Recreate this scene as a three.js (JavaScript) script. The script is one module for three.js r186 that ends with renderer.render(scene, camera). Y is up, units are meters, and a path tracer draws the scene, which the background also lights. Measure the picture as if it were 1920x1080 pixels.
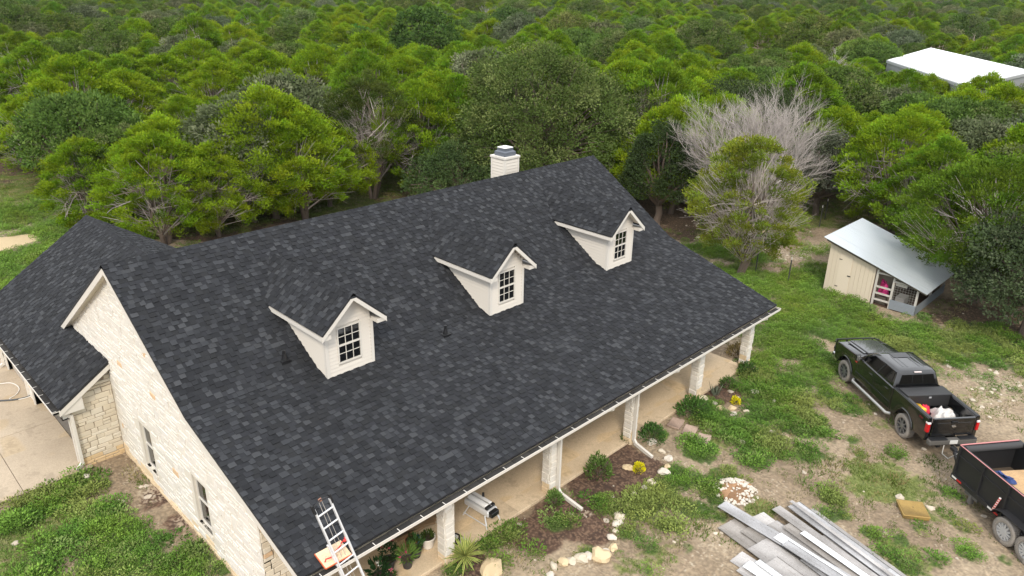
import * as THREE from 'three';
import { mergeGeometries, toCreasedNormals } from 'three/addons/utils/BufferGeometryUtils.js';
import { RoundedBoxGeometry } from 'three/addons/geometries/RoundedBoxGeometry.js';

// ---------------------------------------------------------------- camera, sky, sun, exposure
const scene = new THREE.Scene();
const V3 = (x, y, z) => new THREE.Vector3(x, y, z);
const CAM = V3(0, 14, 0), FOC = 1404;
const FWD = V3(0.65733449, -0.38112998, -0.65011638), UPV = V3(0.2584392, 0.92437535, -0.28060539), RGT = FWD.clone().cross(UPV);
const camera = new THREE.PerspectiveCamera(2 * Math.atan(540 / FOC) * 180 / Math.PI, 16 / 9, 0.1, 4000);
camera.position.copy(CAM); camera.up.copy(UPV); camera.lookAt(CAM.clone().add(FWD));
const renderer = new THREE.WebGLRenderer({ antialias: true });
renderer.toneMapping = THREE.LinearToneMapping; renderer.toneMappingExposure = 1.76;
renderer.shadowMap.enabled = true;

function mulberry(a) { return () => { a = (a + 0x6d2b79f5) | 0; let t = Math.imul(a ^ (a >>> 15), 1 | a); t = (t + Math.imul(t ^ (t >>> 7), 61 | t)) ^ t; return ((t ^ (t >>> 14)) >>> 0) / 4294967296; }; }
let R = mulberry(7);
const rr = (a, b) => a + (b - a) * R();
const clamp = (x, a = 0, b = 1) => Math.max(a, Math.min(b, x)), sst = (a, b, x) => { const t = clamp((x - a) / (b - a)); return t * t * (3 - 2 * t); }, mix = (a, b, t) => a + (b - a) * t;
const NT = 256, NTab = (() => { const r = mulberry(99), a = new Float32Array(NT * NT); for (let i = 0; i < a.length; i++) a[i] = r(); return a; })();
function vn(x, y) { const xi = Math.floor(x), yi = Math.floor(y), fx = x - xi, fy = y - yi, sx = fx * fx * (3 - 2 * fx), sy = fy * fy * (3 - 2 * fy), g = (i, j) => NTab[(j & 255) * NT + (i & 255)]; return mix(mix(g(xi, yi), g(xi + 1, yi), sx), mix(g(xi, yi + 1), g(xi + 1, yi + 1), sx), sy); }
function fbm(x, y, o = 4) { let s = 0, a = 0.5, n = 0; for (let i = 0; i < o; i++) { s += a * vn(x, y); n += a; x = x * 2 + 17; y = y * 2 + 31; a *= 0.5; } return s / n; }

// overcast sky: bright even cloud, a little brighter overhead
{
  const W = 512, H = 256, d = new Float32Array(W * H * 4);
  for (let j = 0; j < H; j++) for (let i = 0; i < W; i++) {
    const up = ((j + 0.5) / H - 0.5) * Math.PI, az = (i / W) * Math.PI * 2, y = Math.max(0, Math.sin(up));
    const cx = Math.cos(az) / (y + 0.25) * 2 + 40, cz = Math.sin(az) / (y + 0.25) * 2 + 40, c = fbm(cx, cz, 4) - 0.5;
    const L = (0.8 + 0.38 * y) * (1 + 0.3 * c), o = (j * W + i) * 4;
    d[o] = L * 0.965; d[o + 1] = L * 0.99; d[o + 2] = L * 1.03; d[o + 3] = 1;
  }
  const t = new THREE.DataTexture(d, W, H, THREE.RGBAFormat, THREE.FloatType); t.mapping = THREE.EquirectangularReflectionMapping; t.magFilter = THREE.LinearFilter; t.needsUpdate = true;
  scene.background = t; scene.environment = t;
}
const sun = new THREE.DirectionalLight(0xfff3e2, 1.5);
sun.position.set(-33, 62, 32); sun.target.position.set(15, 0, -15); sun.castShadow = true; sun.shadow.radius = 22;
Object.assign(sun.shadow.camera, { left: -70, right: 70, top: 70, bottom: -70, near: 1, far: 250 }); sun.shadow.mapSize.set(2048, 2048);
scene.add(sun, sun.target);
scene.fog = new THREE.FogExp2(0xe6ecee, 0.00007);

// ---------------------------------------------------------------- helpers
// photograph pixel -> point at height y ; world point -> pixel
function PX(u, v, y = -0.2) { const d = FWD.clone().addScaledVector(RGT, (u - 960) / FOC).addScaledVector(UPV, -(v - 540) / FOC); return CAM.clone().addScaledVector(d, (y - CAM.y) / d.y); }
function toPx(p) { const q = p.clone().sub(CAM), z = q.dot(FWD); return [960 + FOC * q.dot(RGT) / z, 540 - FOC * q.dot(UPV) / z, z]; }
const names = {};
const numbered = (n) => { const k = names[n] = (names[n] ?? -1) + 1; return k ? n + '_' + String(k).padStart(3, '0') : n; };
function tag(o, label, category, group, kind) { if (label) o.userData.label = label; if (category) o.userData.category = category; if (group) o.userData.group = group; if (kind) o.userData.kind = kind; return o; }
function part(name, geo, mat, parent) { const m = new THREE.Mesh(geo, mat); m.castShadow = m.receiveShadow = true; m.name = name; parent.add(m); return m; }
function thing(name, label, category, pos = [0, 0, 0], turn = 0, group) { const g = new THREE.Group(); g.name = numbered(name); g.position.set(...pos); g.rotation.y = turn; scene.add(g); return tag(g, label, category, group); }
function single(name, geo, mat, label, category, group, pos) { const m = part(numbered(name), geo, mat, scene); if (pos) m.position.set(...pos); return tag(m, label, category, group); }
function struct(name, geo, mat) { return tag(part(numbered(name), geo, mat, scene), null, null, null, 'structure'); }
function stuff(o) { o.userData.kind = 'stuff'; return o; }
function copyOf(o, pos, turn, scale) { const c = o.clone(); c.name = numbered(o.name.replace(/_\d{3}$/, '')); c.position.set(...pos); c.rotation.y = turn ?? 0; if (scale) c.scale.set(...[].concat(scale, scale, scale).slice(0, 3)); c.userData = { ...o.userData }; scene.add(c); return c; }

class GB { // collects coloured triangles
  constructor() { this.p = []; this.c = []; this.any = false; }
  tri(a, b, c, k) { this.p.push(a[0], a[1], a[2], b[0], b[1], b[2], c[0], c[1], c[2]); if (k) { this.any = true; for (let i = 0; i < 3; i++) this.c.push(k[0], k[1], k[2]); } else this.c.push(1, 1, 1, 1, 1, 1, 1, 1, 1); return this; }
  quad(a, b, c, d, k) { return this.tri(a, b, c, k).tri(a, c, d, k); }
  hexa(P, k, skip = []) { const f = [[0, 3, 2, 1], [4, 5, 6, 7], [0, 1, 5, 4], [1, 2, 6, 5], [2, 3, 7, 6], [3, 0, 4, 7]]; f.forEach((q, i) => { if (!skip.includes(i)) this.quad(P[q[0]], P[q[1]], P[q[2]], P[q[3]], k); }); return this; }
  box(x0, y0, z0, x1, y1, z1, k) { return this.hexa([[x0, y0, z1], [x1, y0, z1], [x1, y0, z0], [x0, y0, z0], [x0, y1, z1], [x1, y1, z1], [x1, y1, z0], [x0, y1, z0]], k); }
  // bar between two points, w across (roughly horizontal), h up
  bar(a, b, w, h, k, up = [0, 1, 0]) {
    const A = V3(...a), B = V3(...b), d = B.clone().sub(A).normalize(), s = d.clone().cross(V3(...up)).normalize(), u = s.clone().cross(d);
    const P = []; for (const [Q, sy] of [[0, -1], [0, 1]]) for (const [E, sx] of [[A, -1], [A, 1], [B, 1], [B, -1]]) P.push(E.clone().addScaledVector(s, sx * w / 2).addScaledVector(u, sy * h / 2).toArray());
    return this.hexa([P[0], P[1], P[2], P[3], P[4], P[5], P[6], P[7]], k);
  }
  tube(pts, rad, seg = 6, k, cap = true) {
    const n = pts.length, rings = []; let prev = null;
    for (let i = 0; i < n; i++) {
      const a = V3(...pts[Math.max(0, i - 1)]), b = V3(...pts[Math.min(n - 1, i + 1)]), d = b.sub(a).normalize();
      let s = prev ? prev.clone().addScaledVector(d, -prev.dot(d)) : (Math.abs(d.y) < 0.9 ? V3(0, 1, 0).cross(d) : V3(1, 0, 0).cross(d)); s.normalize(); prev = s; const t = d.clone().cross(s), r = Array.isArray(rad) ? rad[i] : rad, ring = [];
      for (let j = 0; j < seg; j++) { const w = j / seg * Math.PI * 2, c = Math.cos(w) * r, q = Math.sin(w) * r; ring.push([pts[i][0] + s.x * c + t.x * q, pts[i][1] + s.y * c + t.y * q, pts[i][2] + s.z * c + t.z * q]); }
      rings.push(ring);
    }
    for (let i = 0; i + 1 < n; i++) for (let j = 0; j < seg; j++) { const e = (j + 1) % seg; this.quad(rings[i][j], rings[i][e], rings[i + 1][e], rings[i + 1][j], k); }
    if (cap) for (const [ring, f] of [[rings[0], 1], [rings[n - 1], 0]]) for (let j = 1; j + 1 < seg; j++) f ? this.tri(ring[0], ring[j + 1], ring[j], k) : this.tri(ring[0], ring[j], ring[j + 1], k);
    return this;
  }
  // polygon (list of [a, b]) swept between two mapped faces
  prism(poly, f0, f1, k) { const A = poly.map(f0), B = poly.map(f1), n = poly.length; for (const t of THREE.ShapeUtils.triangulateShape(poly.map((q) => new THREE.Vector2(...q)), [])) { this.tri(A[t[0]], A[t[2]], A[t[1]], k); this.tri(B[t[0]], B[t[1]], B[t[2]], k); } for (let i = 0; i < n; i++) { const j = (i + 1) % n; this.quad(A[i], A[j], B[j], B[i], k); } return this; }
  geo(crease) {
    const g = new THREE.BufferGeometry(), P = new Float32Array(this.p); g.setAttribute('position', new THREE.BufferAttribute(P, 3)); g.computeVertexNormals();
    const N = g.attributes.normal.array, n = P.length / 3, uv = new Float32Array(n * 2);
    for (let i = 0; i < n; i++) { const x = P[i * 3], y = P[i * 3 + 1], z = P[i * 3 + 2], a = Math.abs(N[i * 3]), b = Math.abs(N[i * 3 + 1]), c = Math.abs(N[i * 3 + 2]); if (b >= a && b >= c) { uv[i * 2] = x; uv[i * 2 + 1] = z; } else if (a >= c) { uv[i * 2] = z; uv[i * 2 + 1] = y; } else { uv[i * 2] = x; uv[i * 2 + 1] = y; } }
    g.setAttribute('uv', new THREE.BufferAttribute(uv, 2));
    if (this.any) g.setAttribute('color', new THREE.BufferAttribute(new Float32Array(this.c), 3));
    return crease ? toCreasedNormals(g, crease) : g;
  }
}
function tex(size, fn, srgb, rep = 1) { // fn(x, y in 0..1) -> [r,g,b] 0..1 ; tiles when fn does
  const d = new Uint8Array(size * size * 4);
  for (let j = 0; j < size; j++) for (let i = 0; i < size; i++) { const c = fn(i / size, j / size), o = (j * size + i) * 4; for (let k = 0; k < 3; k++) d[o + k] = clamp(Array.isArray(c) ? c[k] : c) * 255; d[o + 3] = 255; }
  const t = new THREE.DataTexture(d, size, size); t.wrapS = t.wrapT = THREE.RepeatWrapping; t.magFilter = THREE.LinearFilter; t.minFilter = THREE.LinearMipmapLinearFilter; t.generateMipmaps = true; if (srgb) t.colorSpace = THREE.SRGBColorSpace; t.repeat.set(rep, rep); t.needsUpdate = true; return t;
}
// noise table repeats every 256 cells, so lookups at power-of-two scales tile
const grain = tex(512, (x, y) => { const a = vn(x * 256, y * 256), b = vn(x * 64, y * 64), c = vn(x * 16 + 5, y * 16) ; return 0.3 + 0.35 * a + 0.2 * b + 0.15 * c; }, false, 0.5);
const blotch = tex(512, (x, y) => { let s = 0, a = 0.5; for (let f = 4; f <= 256; f *= 2) { s += a * vn(x * f, y * f); a *= 0.62; } s = clamp(s / 1.25); const v = 0.74 + 0.4 * (s - 0.5) + 0.14 * (vn(x * 256, y * 256 + 9) - 0.5); return [v + 0.02, v, v - 0.015]; }, true, 0.33);
const slabTex = tex(1024, (x, y) => {
  let s = 0, a = 0.5; for (let f = 4; f <= 256; f *= 2) { s += a * vn(x * f + 3, y * f); a *= 0.6; } s = s / 1.2 - 0.5;
  const st = sst(0.62, 0.8, vn(x * 16, y * 16) * 0.6 + vn(x * 64, y * 64) * 0.4), v = 0.88 + 0.16 * s + 0.08 * (vn(x * 256, y * 256) - 0.5) - 0.06 * st, w = sst(0.7, 0.85, vn(x * 8 + 3, y * 8 + 1)) * 0.05;
  return [v, v - 0.02 - w * 0.3, v - 0.05 - w];
}, true, 0.16);
const std = (color, rough = 0.85, o = {}) => { const m = new THREE.MeshStandardMaterial({ roughness: rough, side: THREE.DoubleSide, ...o }); if (Array.isArray(color)) m.color.setRGB(...color); else m.color.set(color); return m; };
const VC = (rough = 0.9, o = {}) => std([1, 1, 1], rough, { vertexColors: true, ...o });
const M = {
  shingle: new THREE.MeshPhysicalMaterial({ vertexColors: true, roughness: 0.95, specularIntensity: 0.5, bumpMap: grain, bumpScale: 0.004, side: THREE.DoubleSide }),
  deck: std([0.018, 0.019, 0.021], 0.9),
  white: std([0.8, 0.77, 0.71], 0.55, { map: blotch }),
  trim: std([0.64, 0.61, 0.555], 0.45),
  siding: std([0.63, 0.59, 0.525], 0.6),
  soffit: std([0.72, 0.66, 0.55], 0.7),
  stone: VC(0.95, { bumpMap: grain, bumpScale: 0.003 }),
  mortar: std([0.6, 0.56, 0.485], 0.95, { bumpMap: grain, bumpScale: 0.003 }),
  mortarTan: std([0.57, 0.505, 0.4], 0.95, { map: blotch, bumpMap: grain, bumpScale: 0.003 }),
  slab: std([0.76, 0.635, 0.47], 0.8, { map: slabTex, bumpMap: grain, bumpScale: 0.003 }),
  drive: std([0.55, 0.475, 0.38], 0.85, { map: slabTex, bumpMap: grain, bumpScale: 0.003 }),
  joint: std([0.2, 0.16, 0.12], 0.95),
  glass: new THREE.MeshPhysicalMaterial({ color: 0x0d0f11, roughness: 0.04, metalness: 0, ior: 1.7, side: THREE.DoubleSide }),
  dark: std([0.015, 0.015, 0.016], 0.8),
  debris: VC(0.95),
  black: std([0.012, 0.0125, 0.014], 0.35),
  alu: std([0.62, 0.63, 0.64], 0.38, { metalness: 0.85 }),
  aluMatte: std([0.72, 0.73, 0.74], 0.45, { metalness: 0.35 }),
  vc: VC(0.9), vcSoft: VC(0.55), leaf: new THREE.MeshPhysicalMaterial({ vertexColors: true, roughness: 1, specularIntensity: 0.12, side: THREE.DoubleSide }), bark: VC(0.95),
};
const jit = (k, a) => { const f = 1 + rr(-a, a); return [k[0] * f, k[1] * f, k[2] * f]; };

// ---------------------------------------------------------------- terrain fields (metres)
const FX0 = -15, FZ0 = -75, FS = 80, FN = 400;
const field = () => new Float32Array(FN * FN);
const F = { green: field(), grass: field(), mulch: field(), rubble: field(), litter: field(), sand: field() };
function blobs(f, list, soft = 0.6) {
  for (const [u, v, r, w, sx = 1] of list) {
    const c = PX(u, v), i0 = Math.floor((c.x - r * 1.6 - FX0) / FS * FN), i1 = Math.ceil((c.x + r * 1.6 - FX0) / FS * FN), j0 = Math.floor((c.z - r * 1.6 - FZ0) / FS * FN), j1 = Math.ceil((c.z + r * 1.6 - FZ0) / FS * FN);
    for (let j = Math.max(0, j0); j <= Math.min(FN - 1, j1); j++) for (let i = Math.max(0, i0); i <= Math.min(FN - 1, i1); i++) {
      const x = FX0 + i / FN * FS, z = FZ0 + j / FN * FS, n = (fbm(x * 1.1, z * 1.1, 3) - 0.5) * 1.1, d = Math.hypot((x - c.x) / sx, z - c.z) / r + n, k = w * (1 - sst(1 - soft, 1.15, d));
      if (w > 0) f[j * FN + i] = Math.max(f[j * FN + i], k); else f[j * FN + i] *= 1 + k;
    }
  }
}
const at = (f, x, z) => { const a = clamp((x - FX0) / FS * FN, 0, FN - 1.01), b = clamp((z - FZ0) / FS * FN, 0, FN - 1.01), i = a | 0, j = b | 0, fx = a - i, fz = b - j, o = j * FN + i; return mix(mix(f[o], f[o + 1], fx), mix(f[o + FN], f[o + FN + 1], fx), fz); };
// weeds and low growth
blobs(F.green, [[1480, 585, 3.2, 1], [1560, 600, 3.4, 1], [1640, 625, 3, 1], [1740, 640, 3.2, 0.95], [1500, 540, 3, 1], [1420, 530, 3, 0.9], [1850, 640, 2.8, 0.75], [1480, 650, 2.2, 0.95], [1520, 700, 1.5, 0.9], [1560, 745, 1.1, 0.9], [1420, 700, 1.6, 0.85], [1440, 770, 1.3, 1], [1500, 800, 1.2, 1], [1510, 850, 0.9, 0.9], [1330, 780, 1.0, 1], [1380, 810, 1.1, 0.95], [1440, 830, 1.1, 0.95], [1270, 760, 0.5, 1], [1450, 740, 1.6, 0.9],
  [1300, 850, 0.9, 1], [1290, 895, 1.0, 1], [1240, 930, 0.9, 1], [1200, 950, 0.8, 1], [1185, 1000, 0.5, 1], [1330, 920, 0.8, 0.95], [1250, 985, 0.6, 0.9], [1290, 950, 0.7, 0.9], [1215, 1030, 0.4, 0.8], [1210, 1075, 0.5, 0.7], [1280, 1030, 0.4, 0.6], [1345, 890, 0.6, 0.9], [1135, 950, 0.5, 1], [1045, 985, 0.4, 1], [960, 1005, 0.4, 1], [910, 1020, 0.45, 1], [1000, 1035, 0.4, 0.5], [1100, 1035, 0.35, 0.8], [1235, 820, 0.5, 1], [940, 1060, 0.35, 0.7], [850, 1075, 0.35, 0.9],
  [100, 930, 1.1, 0.9, 1.3], [190, 975, 1.0, 0.95], [100, 1030, 1.0, 0.7], [230, 1040, 1.5, 1], [330, 1070, 1.2, 1], [30, 980, 0.8, 0.8], [190, 905, 0.5, 0.8], [60, 1075, 0.9, 0.8], [300, 1010, 0.5, 0.9], [420, 1065, 0.5, 1], [140, 905, 0.6, 1],
  [1560, 935, 0.45, 0.95], [1580, 965, 0.35, 0.9], [1550, 965, 0.4, 0.9], [1632, 1000, 0.3, 1], [1690, 1015, 0.35, 0.9], [1660, 1040, 0.3, 0.9], [1710, 1065, 0.6, 0.8], [1780, 925, 0.4, 0.8], [1770, 960, 0.3, 0.5], [1800, 990, 0.35, 0.6], [1820, 1040, 0.4, 0.7], [1610, 850, 0.25, 0.9], [1685, 855, 0.25, 0.9], [1600, 825, 0.3, 0.9], [1880, 1050, 0.3, 0.6], [1720, 990, 0.3, 0.7], [1750, 1050, 0.5, 0.6], [1640, 1070, 0.3, 0.7],
  [1750, 700, 1.4, 0.5], [1850, 720, 1.3, 0.45], [1890, 680, 2, 0.65], [1520, 470, 2, 0.5], [1450, 450, 1.8, 0.75], [1530, 505, 1.6, 0.7], [1400, 480, 2.2, 0.7], [1330, 470, 2, 0.7], [1480, 425, 1.5, 0.4],
  [60, 500, 6, 0.85], [20, 590, 3, 0.95], [120, 430, 4, 0.9], [10, 420, 3, 0.6], [5, 690, 1.2, 0.9], [60, 400, 5, 0.7], [250, 420, 4, 0.5]]);
blobs(F.green, [[1400, 860, 0.7, 0.8], [1365, 885, 0.6, 0.85], [1555, 690, 1.2, 0.85], [1590, 770, 0.6, 0.7], [1480, 720, 1.4, 0.9], [1350, 970, 0.3, 0.7], [1170, 1045, 0.3, 0.7]]);
blobs(F.grass, [[1650, 905, 1.3, 1, 1.1], [1700, 925, 0.6, 0.8], [1425, 955, 0.5, 1], [1590, 900, 0.6, 0.6], [1760, 960, 0.7, 0.6], [1700, 1050, 1.1, 0.8], [1620, 760, 0.9, 0.7], [1660, 800, 0.6, 0.6], [60, 1000, 2, 0.7], [140, 980, 1.2, 0.8], [1230, 1040, 1.0, 0.5], [1340, 830, 0.9, 0.6], [1490, 910, 1.2, 0.2], [1170, 1060, 0.8, 0.55], [30, 1075, 1, 0.9], [1800, 760, 1.6, 0.35], [1880, 730, 2, 0.3], [40, 360, 7, 0.9], [420, 400, 5, 0.8], [620, 380, 6, 0.8], [760, 340, 6, 0.7], [1500, 400, 5, 0.7], [1600, 390, 4, 0.6], [1150, 700, 4, 0.4], [1740, 940, 0.8, 0.5]]);
blobs(F.mulch, [[1180, 880, 1.3, 1], [1120, 920, 1.2, 1], [1160, 850, 0.6, 0.9], [1060, 970, 1.1, 0.95], [1000, 1010, 0.9, 0.8], [1100, 990, 0.8, 0.7], [1370, 740, 1.0, 0.9], [1410, 715, 0.7, 0.8], [880, 1065, 0.5, 1], [1340, 755, 0.5, 0.9], [300, 930, 0.8, 0.7], [330, 980, 0.7, 0.6]], 0.5);
blobs(F.rubble, [[290, 920, 0.8, 0.9], [340, 980, 0.6, 0.8], [250, 880, 0.6, 0.6], [1380, 925, 0.4, 0.8], [1100, 965, 0.25, 0.9], [1228, 865, 0.25, 0.9], [1480, 480, 1.6, 0.8], [1510, 465, 1.0, 0.9], [1860, 715, 1.8, 0.5], [1820, 700, 1, 0.4], [1780, 680, 0.7, 0.3], [1330, 1020, 0.7, 0.4], [1850, 760, 1, 0.45], [1320, 420, 1.2, 0.5]]);
blobs(F.sand, [[8, 457, 1.4, 1, 1.5]], 0.4);
blobs(F.litter, [[1300, 430, 3, 1], [1600, 370, 7, 0.9], [1850, 590, 3, 0.8], [1900, 620, 3, 0.8], [30, 330, 6, 0.9], [1700, 400, 6, 1], [1780, 600, 1.5, 0.7], [1860, 600, 2.5, 0.9], [560, 380, 6, 0.5]]);
// clearing: everything outside this outline is woodland floor
const CLEAR = [[-40, -78], [11, -68], [12.5, -56], [12.5, -46], [17, -40.5], [24, -40], [29.5, -40], [35.5, -33.5], [38, -26.5], [41, -23.5], [47, -21.5], [52.5, -20.5], [51, -14.5], [43, -11], [41.5, -7], [39.5, -3.5], [38.5, 3], [41, 30], [-40, 30]];
function inPoly(x, z, P) { let s = false; for (let i = 0, j = P.length - 1; i < P.length; j = i++) if ((P[i][1] > z) !== (P[j][1] > z) && x < (P[j][0] - P[i][0]) * (z - P[i][1]) / (P[j][1] - P[i][1]) + P[i][0]) s = !s; return s; }
function ground(x, z) { const d = Math.hypot(x - 15, z + 15), a = sst(60, 350, d) * 5, bed = (1 - sst(0.4, 2.6, z + 11.9)) * sst(-14, -13, z) * (1 - sst(0.3, 2, Math.max(6 - x, x - 25.4))); return -0.2 + 0.11 * bed + (fbm(x * 0.6 + 9, z * 0.6, 3) - 0.5) * 0.12 * (1 - bed) + (fbm(x * 0.011 + 3, z * 0.011 + 8, 3) - 0.5) * 2 * a; }
{
  const axis = (lo, hi, a, b, st) => { const v = []; for (let x = a; x <= b + 1e-6; x += st) v.push(x); let s = st * 1.3; for (let x = b + s; x < hi; s *= 1.16, x += s) v.push(x); v.push(hi); s = st * 1.3; for (let x = a - s; x > lo; s *= 1.16, x -= s) v.unshift(x); v.unshift(lo); return v; };
  const xs = axis(-1600, 1900, -6, 62, 0.4), zs = axis(-1900, 1600, -68, 4, 0.4), P = new Float32Array(xs.length * zs.length * 3), U = new Float32Array(xs.length * zs.length * 2), I = [];
  zs.forEach((z, j) => xs.forEach((x, i) => { const k = j * xs.length + i; P.set([x, ground(x, z), z], k * 3); U.set([(x - FX0) / FS, (z - FZ0) / FS], k * 2); if (i && j) { const a = k - xs.length - 1, b = a + 1, c = k - 1; I.push(a, c, b, b, c, k); } }));
  const g = new THREE.BufferGeometry(); g.setAttribute('position', new THREE.BufferAttribute(P, 3)); g.setAttribute('uv', new THREE.BufferAttribute(U, 2)); g.setIndex(I); g.computeVertexNormals();
  const S = 2048, lerp3 = (a, b, t) => [mix(a[0], b[0], t), mix(a[1], b[1], t), mix(a[2], b[2], t)];
  const t = tex(S, (u, v) => {
    const x = FX0 + u * FS, z = FZ0 + v * FS, n1 = fbm(x * 0.5, z * 0.5, 3), n2 = vn(x * 9, z * 9), n3 = vn(x * 24, z * 24), n4 = vn(x * 3.1, z * 3.1);
    let c = lerp3([0.5, 0.435, 0.355], [0.63, 0.565, 0.475], clamp(n1 * 1.5 - 0.25 + (n2 - 0.5) * 0.5)); // bare earth (sRGB)
    const k = 0.82 + 0.36 * n3; c = [c[0] * k, c[1] * k, c[2] * k];
    if (n3 > 0.88 && n4 > 0.5) c = [0.7, 0.65, 0.57];
    const edge = sst(0.02, 0.06, Math.min(u, 1 - u, v, 1 - v));
    const wood = inPoly(x, z, CLEAR) && edge > 0.5 ? 0 : 1, br = (n2 - 0.5) * 0.5;
    const mu = clamp(at(F.mulch, x, z) + br * 0.5); c = lerp3(c, n3 > 0.62 ? [0.46, 0.37, 0.3] : [0.24 + n2 * 0.14, 0.18 + n2 * 0.11, 0.145 + n2 * 0.09], sst(0.25, 0.6, mu));
    const li = Math.max(wood * 0.9, at(F.litter, x, z)); c = lerp3(c, n3 > 0.6 ? [0.42, 0.33, 0.26] : [0.27, 0.22, 0.16], sst(0.3, 0.8, li + br));
    const gr = at(F.grass, x, z) + br; c = lerp3(c, n3 > 0.5 ? [0.42, 0.47, 0.22] : [0.33, 0.39, 0.16], 0.85 * sst(0.3, 0.75, gr));
    const we = at(F.green, x, z) + br; c = lerp3(c, n3 > 0.5 ? [0.3, 0.39, 0.16] : [0.22, 0.3, 0.12], 0.9 * sst(0.35, 0.8, we));
    const ru = at(F.rubble, x, z) + br * 0.8; if (n3 > 0.45) c = lerp3(c, [0.74, 0.69, 0.61], 0.7 * sst(0.3, 0.8, ru));
    const sa = at(F.sand, x, z); c = lerp3(c, [0.76, 0.68, 0.54], sst(0.3, 0.6, sa + br * 0.3));
    return lerp3([0.26, 0.22, 0.15], c, edge);
  }, true);
  t.wrapS = t.wrapT = THREE.ClampToEdgeWrapping;
  const b = grain.clone(); b.repeat.set(FS * 0.5, FS * 0.5); b.needsUpdate = true;
  struct('ground', g, std([1, 1, 1], 0.97, { map: t, bumpMap: b, bumpScale: 0.04 }));
}

// ---------------------------------------------------------------- house
const XL = 5.43, XR = 25.75, EZ = -11.25, EY = 2.68, BZ = -16.3, BY = 4.2, RZ = -20.55, RY = 6.88, KZ = -27.5, KY = 2.5, WX = 5.65;
const roofY = (z) => z > BZ ? mix(BY, EY, (z - BZ) / (EZ - BZ)) : z > RZ ? mix(RY, BY, (z - RZ) / (BZ - RZ)) : mix(RY, KY, (RZ - z) / (RZ - KZ));
const house = thing('house', 'white limestone house with charcoal shingle roof, three dormers and long columned porch', 'house');
const add = (p, q, s = 1) => [p[0] + q[0] * s, p[1] + q[1] * s, p[2] + q[2] * s], nrm = (a) => { const l = Math.hypot(...a); return a.map((x) => x / l); }, crs = (a, b) => [a[1] * b[2] - a[2] * b[1], a[2] * b[0] - a[0] * b[2], a[0] * b[1] - a[1] * b[0]];
const frame = (O, U, V) => { const N = crs(U, V); return { O, U, V, N, at: (u, v, n = 0) => add(add(add(O, U, u), V, v), N, n) }; };
function plane(fr, u0, v0, u1, v1, n0, n1, gb, k) { gb.hexa([fr.at(u0, v0, n0), fr.at(u1, v0, n0), fr.at(u1, v0, n1), fr.at(u0, v0, n1), fr.at(u0, v1, n0), fr.at(u1, v1, n0), fr.at(u1, v1, n1), fr.at(u0, v1, n1)].map((p) => p), k); return gb; }
function shapeWall(fr, poly, holes, depth, n0 = 0) {
  const s = new THREE.Shape(poly.map((p) => new THREE.Vector2(...p))); for (const h of holes) s.holes.push(new THREE.Path([[h[0], h[1]], [h[2], h[1]], [h[2], h[3]], [h[0], h[3]]].map((p) => new THREE.Vector2(...p))));
  const g = new THREE.ExtrudeGeometry(s, { depth, bevelEnabled: false }), m = new THREE.Matrix4().makeBasis(V3(...fr.U), V3(...fr.V), V3(...fr.N)); m.setPosition(...fr.at(0, 0, n0 - depth)); return g.applyMatrix4(m);
}
const nearFirst = (list) => list.sort((a, b) => a.d - b.d);
const camD = (p) => Math.hypot(p[0] - CAM.x, p[1] - CAM.y, p[2] - CAM.z) + (() => { const [u, v, z] = toPx(V3(...p)); return z < 0 || u < -10 || u > 1930 || v < -10 || v > 1090 ? 500 : 0; })();
function emit(list, n, name, rest, mat, parent) { // the n that show largest as meshes of their own, the others joined
  nearFirst(list); const gb = new GB();
  list.forEach((it, i) => { if (i < n) { const g = new GB(); it.make(g); part(name, g.geo(), mat, parent); } else it.make(gb); });
  if (gb.p.length) stuff(part(rest, gb.geo(), mat, parent));
}
// asphalt shingles: courses of tabs of unequal width, each a thin wedge whose butt stands proud of the course below
const SH = [[0.019, 0.0205, 0.0235], [0.021, 0.0225, 0.0265], [0.0155, 0.0167, 0.0195], [0.0245, 0.0262, 0.03], [0.0195, 0.0207, 0.023]], SHL = [[0.036, 0.0385, 0.0435], [0.031, 0.0335, 0.038], [0.043, 0.0455, 0.05]];
function shingles(fr, W, L, list, e = 0.143, skip) {
  for (let k = 0; k * e < L; k++) {
    const v0 = k * e, v1 = Math.min(v0 + e * 1.5, L), run = fbm(k * 0.3, 4, 2) * 0.14;
    for (let u = -rr(0, 0.25), raised = R() < 0.5; u < W; raised = !raised) {
      const w = raised ? rr(0.11, 0.2) : rr(0.08, 0.24), a = Math.max(0, u), b = Math.min(W, u + w); u += w; if (b - a < 0.015) continue;
      const p = fr.at((a + b) / 2, v0); if (skip && skip(p)) continue;
      const h = raised ? rr(0.02, 0.026) : rr(0.006, 0.01), light = R() < (raised ? 0.34 + run : 0.06), c = jit(light ? SHL[(R() * 3) | 0] : SH[(R() * 5) | 0], 0.12), j = rr(-0.004, 0.004);
      list.push({ d: camD(p), make: (g) => { const q0 = fr.at(a, v0 + j, 0), q1 = fr.at(b, v0 + j, 0), t0 = fr.at(a, v0 + j, h), t1 = fr.at(b, v0 + j, h), s0 = fr.at(a, v1, 0.001), s1 = fr.at(b, v1, 0.001); g.quad(t0, t1, s1, s0, c).quad(q0, q1, t1, t0, c).tri(q0, t0, s0, c).tri(q1, s1, t1, c); } });
    }
  }
}
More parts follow.
